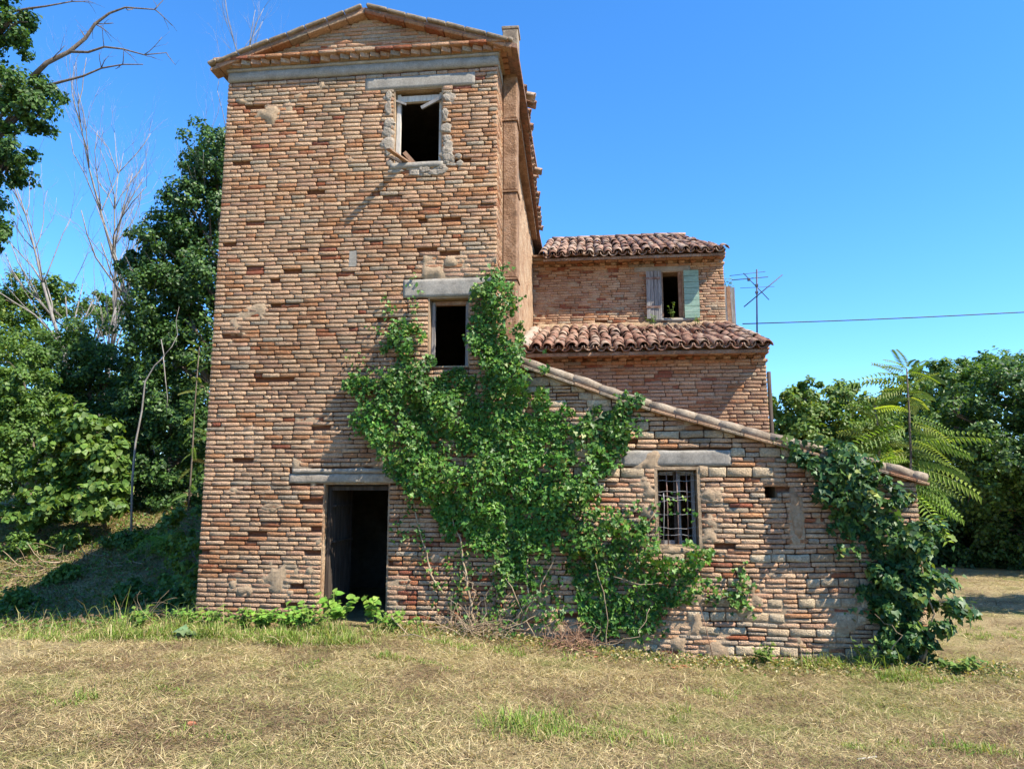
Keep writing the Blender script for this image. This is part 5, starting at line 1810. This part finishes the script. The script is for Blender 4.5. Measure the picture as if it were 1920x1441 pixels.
r_g = np.random.default_rng(61)
HAY = np.array([(.53, .42, .215), (.46, .36, .185), (.58, .48, .27), (.39, .30, .155), (.33, .235, .13), (.47, .39, .19)])
OLV = np.array([(.24, .24, .085), (.20, .21, .07), (.28, .26, .10)])
BRN = np.array([(.20, .135, .075), (.25, .165, .095), (.16, .11, .065)])
GRN = np.array([(.15, .24, .04), (.11, .19, .03), (.21, .29, .05)])
n = 230000
yy = -7.2 + 19 * r_g.random(n) ** 1.9
xx = r_g.uniform(-11, 19, n)
# raked wisps: little heaps of stems lying together
m = 2600
wx, wy = r_g.uniform(-6, 15, m), -7 + 8.5 * r_g.random(m) ** 1.2
k = r_g.integers(m, size=44000)
xx = np.concatenate([xx, wx[k] + r_g.normal(size=44000) * .075])
yy = np.concatenate([yy, wy[k] + r_g.normal(size=44000) * .06])
wisp = np.concatenate([np.zeros(n, bool), np.ones(44000, bool)])
ok = clear_of_house(xx, yy)
xx, yy, wisp = xx[ok], yy[ok], wisp[ok]
n = len(xx)
pn = fbm(xx, yy, .9, 4, 91)
gn = fbm(xx, yy, .7, 4, 93)
den = fbm(xx, yy, 2.1, 3, 95)
ok = (r_g.random(n) < .2 + 1.0 * den) | wisp
xx, yy, pn, gn, wisp = xx[ok], yy[ok], pn[ok], gn[ok], wisp[ok]
n = len(xx)
cols = HAY[r_g.integers(6, size=n)]
b_ = r_g.random(n) < sst(.48, .64, pn + .16 * sst(5, 9, xx) * sst(-1, -3, yy)) * .75
cols[b_] = BRN[r_g.integers(3, size=int(b_.sum()))]
o_ = r_g.random(n) < .12 + .62 * sst(.50, .64, gn)
cols[o_] = OLV[r_g.integers(3, size=int(o_.sum()))]
cols = cols * r_g.uniform(.7, 1.2, (n, 1)) * .92
blades('mown_hay', xx, yy, r_g.uniform(.05, .20, n), r_g.uniform(.003, .008, n) * (1 + .6 * sst(0, 8, yy)), np.abs(r_g.normal(0, .26, n)) + .3 * wisp * r_g.random(n), cols, 'dry mown hay lying across the field in tangled straw-coloured wisps', r=r_g)


# fine thatch in the open field: one sliver each
n = 230000
xt = r_g.uniform(-.5, 11, n)
yt = -6.2 + 6.4 * r_g.random(n) ** 1.15
ok = clear_of_house(xt, yt)
xt, yt = xt[ok], yt[ok]
n = len(xt)
zt = gz(xt, yt)
a = r_g.uniform(0, 2 * math.pi, n)
L = r_g.uniform(.03, .10, n)
ds = np.stack([np.cos(a), np.sin(a), r_g.uniform(-.05, .55, n)], -1) * L[:, None]
sd = np.stack([-np.sin(a), np.cos(a), r_g.uniform(-.6, .6, n)], -1) * r_g.uniform(.0015, .0035, n)[:, None]
b0 = np.stack([xt, yt, zt + r_g.uniform(.002, .03, n)], -1)
tn = fbm(xt, yt, 1.5, 4, 141)
cols = HAY[r_g.integers(6, size=n)]
k = r_g.random(n) < .15 + .7 * sst(.5, .62, tn)
cols[k] = BRN[r_g.integers(3, size=int(k.sum()))]
k = r_g.random(n) < .10 + .7 * sst(.5, .42, tn) * sst(.45, .58, fbm(xt, yt, .8, 3, 143))
cols[k] = OLV[r_g.integers(3, size=int(k.sum()))]
o = arr_obj('thatch', np.stack([b0 - sd, b0 + sd, b0 + ds], 1).reshape(-1, 3), np.arange(n * 3).reshape(-1, 3), M_GRASS, None, np.repeat(cols * r_g.uniform(.55, 1.2, (n, 1)), 3, 0))
tag(o, 'fine matted thatch of dead grass across the open field', kind='stuff')
# straw, twigs and stalks lying on the bank and in the hollow
n = 60000
xb, yb = r_g.uniform(-12, -.05, n), r_g.uniform(-.6, 9.5, n)
ok = r_g.random(n) < .25 + fbm(xb, yb, 1.6, 3, 111)
xb, yb = xb[ok], yb[ok]
n = len(xb)
cols = HAY[r_g.integers(6, size=n)] * .95
k = r_g.random(n) < .30
cols[k] = BRN[r_g.integers(3, size=int(k.sum()))]
k = r_g.random(n) < .20 + .5 * sst(.5, .62, fbm(xb, yb, .9, 3, 113))
cols[k] = OLV[r_g.integers(3, size=int(k.sum()))]
blades('bank_straw', xb, yb, r_g.uniform(.08, .32, n), r_g.uniform(.005, .014, n), np.abs(r_g.normal(0, .4, n)), cols * r_g.uniform(.7, 1.15, (n, 1)), 'straw and dead stalks covering the bank beside the tower', r=r_g)


def patchy(cx, cy, rx, ry, n, r):
    k = max(4, n // 28)
    kx, ky = cx + r.normal(size=k) * rx * .55, cy + r.normal(size=k) * ry * .55
    i = r.integers(k, size=n)
    return kx[i] + r.normal(size=n) * .05, ky[i] + r.normal(size=n) * .04


# fresh grass: along the wall foot, at the bank, and tufts in the field
gx, gy, gl = [], [], []


def G0(px, py, z=-.15):
    d = _f + _r * (px - 960) / FPX - _u * (py - 720.5) / FPX
    t = (z - CAM[2]) / d[2]
    return (CAM + t * d)[:2]


for (px, py, rx, ry, nn, ll) in ((1040, 1350, .6, .34, 1500, .26), (1100, 1340, .35, .22, 700, .24), (770, 1245, .45, .2, 500, .10), (300, 1205, 1.0, .30, 2400, .22), (600, 1200, .6, .22, 1500, .24), (240, 1200, .7, .25, 1200, .2), (420, 1200, .7, .28, 1900, .30), (520, 1210, .6, .25, 1300, .26), (380, 1195, .35, .15, 700, .36),
                                 (650, 1215, .6, .2, 1000, .18), (160, 1200, .9, .25, 800, .15), (60, 1195, .8, .2, 500, .12), (1440, 1230, .5, .14, 700, .16), (1560, 1240, .6, .15, 800, .16), (1700, 1265, .6, .25, 900, .16),
                                 (340, 1310, .25, .15, 260, .10), (400, 1395, .25, .12, 240, .09), (1330, 1300, .3, .15, 240, .10), (1240, 1425, .3, .2, 260, .12), (1870, 1425, .5, .15, 700, .16), (900, 1210, .8, .2, 900, .14), (1180, 1235, .8, .15, 700, .12),
                                 (1250, 1350, .3, .2, 180, .10), (1700, 1330, .4, .2, 260, .09), (130, 1330, .3, .2, 220, .10), (1850, 1180, .8, .5, 700, .10), (560, 1260, .4, .15, 280, .09), (1650, 1415, .3, .15, 260, .09)):
    c = G0(px, py, -.3 if px > 1100 else -.05)
    a, b = patchy(c[0], c[1], rx, ry, nn, r_g)
    gx.append(a)
    gy.append(b)
    gl.append(ll * (.12 + 1.7 * fbm(a, b, 3.2, 2, 15) ** 2))
# tall seeding stalks by the tower corner
for (cx_, cy_, nn, ll) in ((-.6, -.55, 60, .55), (.1, -.5, 40, .45), (-1.5, -.7, 40, .5), (.9, -.75, 50, .4), (-2.4, -.6, 40, .42), (3.3, -.6, 40, .34), (8.3, -.3, 40, .36), (9.0, -.5, 60, .32)):
    gx.append(cx_ + r_g.normal(size=nn) * .25)
    gy.append(cy_ + r_g.normal(size=nn) * .12)
    gl.append(np.full(nn, ll))
# shaded hollow and bank on the left
n = 16000
a, b = r_g.uniform(-11, -.1, n), r_g.uniform(-.9, 9, n)
k = fbm(a, b, 1.2, 3, 97) > .46
gx.append(a[k])
gy.append(b[k])
gl.append(np.full(int(k.sum()), .15))
gx, gy, gl = np.concatenate(gx), np.concatenate(gy), np.concatenate(gl)
k = clear_of_house(gx, gy)
gx, gy, gl = gx[k], gy[k], gl[k]
n = len(gx)
cols = GRN[r_g.integers(3, size=n)] * r_g.uniform(.7, 1.25, (n, 1))
k = r_g.random(n) < .35
cols[k] = OLV[r_g.integers(3, size=int(k.sum()))] * 1.1
k = r_g.random(n) < .12
cols[k] = HAY[r_g.integers(6, size=int(k.sum()))]
blades('fresh_grass', gx, gy, gl * r_g.uniform(.5, 1.5, n), r_g.uniform(.004, .010, n), r_g.uniform(.25, 1.4, n), cols, 'green grass tufts along the wall foot and in the hollow', r=r_g, curl=.9)

# leaf litter and cut ivy along the wall foot, low weeds on the bank
C, S, K = [], [], []
n = 7000
a = r_g.uniform(2.7, 10.6, n)
b = -np.abs(r_g.normal(0, .33, n)) - .02
C.append(np.stack([a, b, gz(a, b) + r_g.uniform(.005, .10, n) * np.exp(b * 1.5)], -1))
c_ = np.where((r_g.random(n) < .5)[:, None], OLV[r_g.integers(3, size=n)], HAY[r_g.integers(6, size=n)])
k = r_g.random(n) < .25
c_[k] = np.array(MIDG)[r_g.integers(4, size=int(k.sum()))]
K.append(c_)
S.append(r_g.uniform(.025, .06, n))
n = 46000
a, b = r_g.uniform(-11, -.2, n), r_g.uniform(-.2, 9.5, n)
k = fbm(a, b, .9, 3, 99) > .34
a, b = a[k], b[k]
n = len(a)
C.append(np.stack([a, b, gz(a, b) + r_g.uniform(.01, .24, n) * fbm(a, b, 2.5, 2, 131)], -1))
c_ = np.array(MIDG + LIGHTG)[r_g.integers(8, size=n)]
k = r_g.random(n) < .4
c_[k] = BRN[r_g.integers(3, size=int(k.sum()))]
K.append(c_)
S.append(r_g.uniform(.03, .09, n))
C, K, S = np.concatenate(C), np.concatenate(K), np.concatenate(S)
N = r_g.normal(size=C.shape) * .6 + np.array([0, 0, 1])
lo = leaves('leaf_litter', C, N, r_g.normal(size=C.shape), S, K * r_g.uniform(.7, 1.2, (len(K), 1)), M_LEAF, None, LEAF4)
tag(lo, 'cut leaves and low weeds scattered along the wall foot and bank', kind='stuff')


# broad-leaved weeds by the door
def weed(label, x, y, h, n, size, seed, pal, group='weeds along the wall foot', tpl=BROAD, cat='weed', z=None, spread=.6):
    r = np.random.default_rng(seed)
    z0 = float(gz(x, y)) if z is None else z
    t = thing('leafy_weed', (x, y, z0), label, cat, group)
    mb = MB()
    C, N, T = [], [], []
    for s in range(max(3, n // 7)):
        a = r.uniform(0, 6.28)
        top = Vector((x + math.cos(a) * h * spread * r.random(), y + math.sin(a) * h * spread * .6 * r.random() - .03, z0 + h * r.uniform(.5, 1.05)))
        p0 = Vector((x + r.uniform(-.06, .06), y + r.uniform(-.04, .04), z0 - .02))
        m = p0.lerp(top, .5) + Vector((0, 0, h * .12))
        mb.tube([p0, m, top], [.006, .005, .003], 5)
        for q in range(7):
            f = r.uniform(.3, 1.0)
            p = p0.lerp(m, f * 2) if f < .5 else m.lerp(top, f * 2 - 1)
            b = r.uniform(0, 6.28)
            C.append(p)
            T.append((math.cos(b), math.sin(b), r.uniform(-.35, .35)))
            N.append((r.normal() * .25, -.35 + r.normal() * .25, 1))
    mb.build('stem', M_GRASSSTEM, t, smooth=True)
    C = np.array([tuple(c) for c in C])
    leaves('leaves', C, np.array(N), np.array(T), size * r.uniform(.6, 1.2, len(C)), leaf_cols(len(C), r, pal, .15), M_LEAF, t, tpl)


M_GRASSSTEM = mat_simple('green_stem', [(.3, (.10, .15, .03)), (.7, (.18, .22, .06))], 10, .8, 40, .2, .002)
BRI = [(.15, .29, .04), (.18, .33, .05), (.12, .25, .035), (.22, .34, .06)]
p = G0(640, 1195, 0)
weed('tall bright broad-leaved weed growing in front of the doorway', 2.12, -.32, .52, 90, .115, 501, BRI, spread=.8)
for k_, (wx_, wy_, lab) in enumerate(((.15, -.45, 'bright nettle-like weed at the outer corner of the tower foot'), (.55, -.55, 'bright weed tuft one step along from the tower corner'), (.95, -.5, 'yellow-green weed tuft midway along the bare brick foot'), (-.5, -.5, 'bright weed just off the tower corner in the grass'), (2.95, -.35, 'low green weed beneath the hanging ivy stems by the door'), (1.9, -.62, 'dense yellow-green weed before the doorstep'))):
    weed(lab, wx_, wy_, .30, 130, .075, 541 + k_, BRI + YELG, tpl=LEAF4, spread=1.2)
weed('small bright weed at the door\'s ivy-side jamb', 2.62, -.22, .46, 36, .10, 503, BRI)
weed('bushy bright green weed between the doorway and the grass tufts', 1.62, -.45, .36, 170, .10, 505, BRI, tpl=LEAF4, spread=1.1)
weed('low sprawling green weed under the bare brick beside the doorway', 1.25, -.5, .28, 150, .085, 507, BRI, tpl=LEAF4, spread=1.3)
weed('pale broad-leaved weed with jagged leaves in the front grass', .55, -1.15, .16, 16, .13, 509, [(.22, .30, .16), (.18, .26, .12)], tpl=IVYL)
weed('leafy weed against the lean-to foot right of the brush', 7.7, -.18, .30, 110, .065, 511, LIGHTG + YELG, tpl=LEAF4)
weed('straggly weed at the lean-to foot near the end ivy', 8.85, -.2, .38, 70, .06, 513, LIGHTG, tpl=LEAF4)
weed('ground-hugging weed below the end corner ivy', 9.9, -.4, .20, 70, .08, 515, LIGHTG + YELG, tpl=IVYL, spread=1.6)
weed('dense green clump of weeds on the lower roof under the grey shutter', 6.98, 6.2, .30, 44, .08, 517, LIGHTG + BRI[:1], group='weeds on the lower roof', tpl=LEAF4, z=5.50)
weed('sparse weed on the lower roof under the green shutter', 7.95, 6.2, .34, 24, .06, 519, LIGHTG, group='weeds on the lower roof', tpl=LEAF4, z=5.50)
weed('single weed sprouting on the farmhouse window sill', 7.42, 6.42, .34, 10, .07, 521, LIGHTG, group='weeds on the lower roof', tpl=LEAF4, z=5.74, spread=.2)
weed('leafy plant poking out beside the upper roof end', 8.86, 7.4, .7, 46, .10, 523, MIDG + LIGHTG, group='weeds on the lower roof', tpl=LEAF4, z=6.35, spread=.25)
# fern fronds on the bank by the tower
fr = thing('fern', tuple(at(300, 1020, 4.0)), 'pale feathery fern clump on the bank beside the tower', 'fern')
r = np.random.default_rng(71)
n = 34
P = np.tile(at(310, 1010, 3.8), (n, 1)) + r.normal(size=(n, 3)) * np.array([.30, .25, .08])
a = r.uniform(0, 6.28, n)
T = np.stack([np.cos(a), np.sin(a), r.uniform(.1, .9, n)], -1)
leaves('fronds', P, np.tile([0, -.3, 1.0], (n, 1)) + r.normal(size=(n, 3)) * .2, T, r.uniform(.3, .6, n), leaf_cols(n, r, LIGHTG + BRI, .2), M_LEAF, fr, FROND)


# ------------------------------------------------------------------ dry brush, branches, rubble
def brush(label, x, y, h, wd, n, seed, mat=M_DRYSTEM, rad=.005):
    r = np.random.default_rng(seed)
    z = float(gz(x, y))
    t = thing('brush_heap', (x, y, z), label, 'brush heap', 'dry brush at the wall foot')
    mb = MB()
    for i in range(n):
        p = Vector((x + r.normal() * wd * .45, y + r.normal() * .10, z + r.uniform(0, h * .35)))
        d = Vector((r.normal(), r.normal() * .35, r.uniform(-.2, .9))).normalized()
        L = r.uniform(.25, .7) * h * 1.6
        pts = [p]
        for k in range(5):
            d = (d + Vector(r.normal(size=3)) * .35 + Vector((0, 0, -.08))).normalized()
            q = pts[-1] + d * L / 5
            q.z = max(q.z, z + .01)
            q.y = min(q.y, -.03) if 0 < q.x < 9.7 else q.y
            pts.append(q)
        rr = rad * r.uniform(.5, 1.5)
        mb.tube(pts, np.linspace(rr, rr * .4, 6), 4)
    mb.build('twigs', mat, t, smooth=True)


brush('tangled dry stems heaped under the big ivy mass', 4.0, -.3, .5, .55, 130, 601)
brush('reddish-brown brush heap below the ivy by the barred window', 5.25, -.3, .42, .35, 130, 603, M_WOOD_BROWN)
brush('small scatter of dry twigs under the barred window', 6.2, -.28, .2, .6, 60, 605)
brush('thin dry stalks standing at the shaded tower corner', -.9, .1, .5, .5, 16, 607, M_DRYSTEM, .0026)


def stick(label, pts, rad, mat=M_DRYSTEM, cat='branch', group=None):
    mb = MB().tube(pts, np.linspace(rad, rad * .6, len(pts)), 6)
    o = mb.build('fallen_branch', mat, None, smooth=True)
    tag(o, label, cat, group)


def gp(px, py, up=.012, z=-.15):
    q = G0(px, py, z)
    return (float(q[0]), float(q[1]), float(gz(q[0], q[1])) + up)


stick('thin brown stick lying on the hay', [gp(675, 1308, z=-.1), gp(700, 1320, z=-.1), gp(730, 1332, z=-.1)], .008, M_WOOD_BROWN)
stick('short white stick lying on the bare brown earth', [gp(1608, 1419, z=-.2), gp(1643, 1410, z=-.2)], .011, M_WOOD_PALE)
stick('long slim stick half sunk in the hay', [gp(745, 1393, z=-.12), gp(775, 1410, z=-.12), gp(805, 1427, z=-.12)], .006, M_WOOD_BROWN)
stick('pale split stick leaning in the grass beside the doorway', [(2.95, -.45, .18), (3.05, -.5, .10), (3.18, -.55, 0.0)], .013, M_DRYSTEM)
stick('dry stalk propped against the lean-to wall under the small hole', [(7.05, -.22, -.3), (6.98, -.12, .1), (6.93, -.06, .32)], .006, M_WOOD_BROWN)
stick('curved dry runner on the ground before the brown brush heap', [(3.0, -.75, -.02), (3.3, -.72, .03), (3.7, -.85, -.04)], .007, M_DRYSTEM)
# brush and roots spilling down the bank
r = np.random.default_rng(73)
bk = thing('brush_heap', tuple(at(120, 990, 6.2)), 'pile of pale cut branches spilling down the sunny bank', 'brush heap')
for i in range(46):
    px, py = r.uniform(30, 260), r.uniform(970, 1045)
    Y = 6.6 - (py - 970) / 75 * 1.4
    p = Vector(at(px, py, Y))
    p.z = float(gz(p.x, p.y)) + .04
    d = Vector((r.normal(), -abs(r.normal()) * .5, r.uniform(-.3, .25))).normalized()
    L = r.uniform(.3, 1.1)
    pts = [p]
    for k in range(4):
        d = (d + Vector(r.normal(size=3)) * .25).normalized()
        q = pts[-1] + d * L / 4
        q.z = max(q.z, float(gz(q.x, q.y)) + .015)
        pts.append(q)
    rr = r.uniform(.006, .02)
    MB().tube(pts, np.linspace(rr, rr * .4, 5), 5).build('branch', M_DRYSTEM, bk, smooth=True)

# loose boards on the top window sill
o = MB().bar((2.70, -.36, 6.715), (2.93, .10, 6.672), .085, .022, up=(0, -.3, 1)).build('loose_board', M_WOOD_BROWN, None)
tag(o, 'short brown board lying flat on the tower\'s top window sill', 'board', 'broken boards on the top sill')
o = MB().bar((2.84, .02, 6.84), (2.99, .06, 6.665), .06, .02, up=(0, -1, .2)).build('loose_board', M_WOOD_BROWN, None)
tag(o, 'brown board tilted upright on the tower\'s top window sill', 'board', 'broken boards on the top sill')
o = MB().bar((2.64, -.02, 6.76), (2.80, .05, 6.69), .05, .018, up=(0, -1, .4)).build('loose_board', M_WOOD_DARK, None)
tag(o, 'dark splintered board at the corner of the tower\'s top window sill', 'board', 'broken boards on the top sill')
# broken brick bits
M_REDBIT = mat_simple('broken_red_clay', [(.3, (.32, .11, .055)), (.7, (.42, .17, .09))], 12, .95, 50, .6, .006)
r = np.random.default_rng(79)
for i, (px, py) in enumerate(((1255, 1247), (1268, 1249), (1282, 1248), (1275, 1252), (1075, 1243), (1095, 1242), (1115, 1244), (1262, 1253), (1290, 1251))):
    q = gp(px, py, .015, -.32)
    s = r.uniform(.018, .035)
    bm = bmesh.new()
    bmesh.ops.create_icosphere(bm, subdivisions=1, radius=1)
    for v in bm.verts: v.co = Vector((v.co.x * s * 1.7, v.co.y * s * 1.2, v.co.z * s * .6)) * r.uniform(.7, 1.2)
    me = bpy.data.meshes.new('brick_fragment')
    bm.to_mesh(me)
    bm.free()
    me.materials.append(M_REDBIT)
    o = link(bpy.data.objects.new('brick_fragment', me), None, q)
    tag(o, 'bright red brick fragment lying before the lean-to ' + ('under the barred window' if px > 1200 else 'by the reddish-brown brush heap'), 'rubble', 'brick fragments under the barred window' if px > 1200 else 'brick fragments by the brush heap')
for px, py, lab in ((718, 0, ''),):
    pass
q = gp(358, 1392, .02, -.1)
o = MB().box((q[0] - .03, q[1] - .02, q[2] - .015), (q[0] + .03, q[1] + .02, q[2] + .02), .008).build('brick_fragment', M_REDBIT, None, bevel=.008)
tag(o, 'lone orange brick lump lying out on the hay', 'rubble')
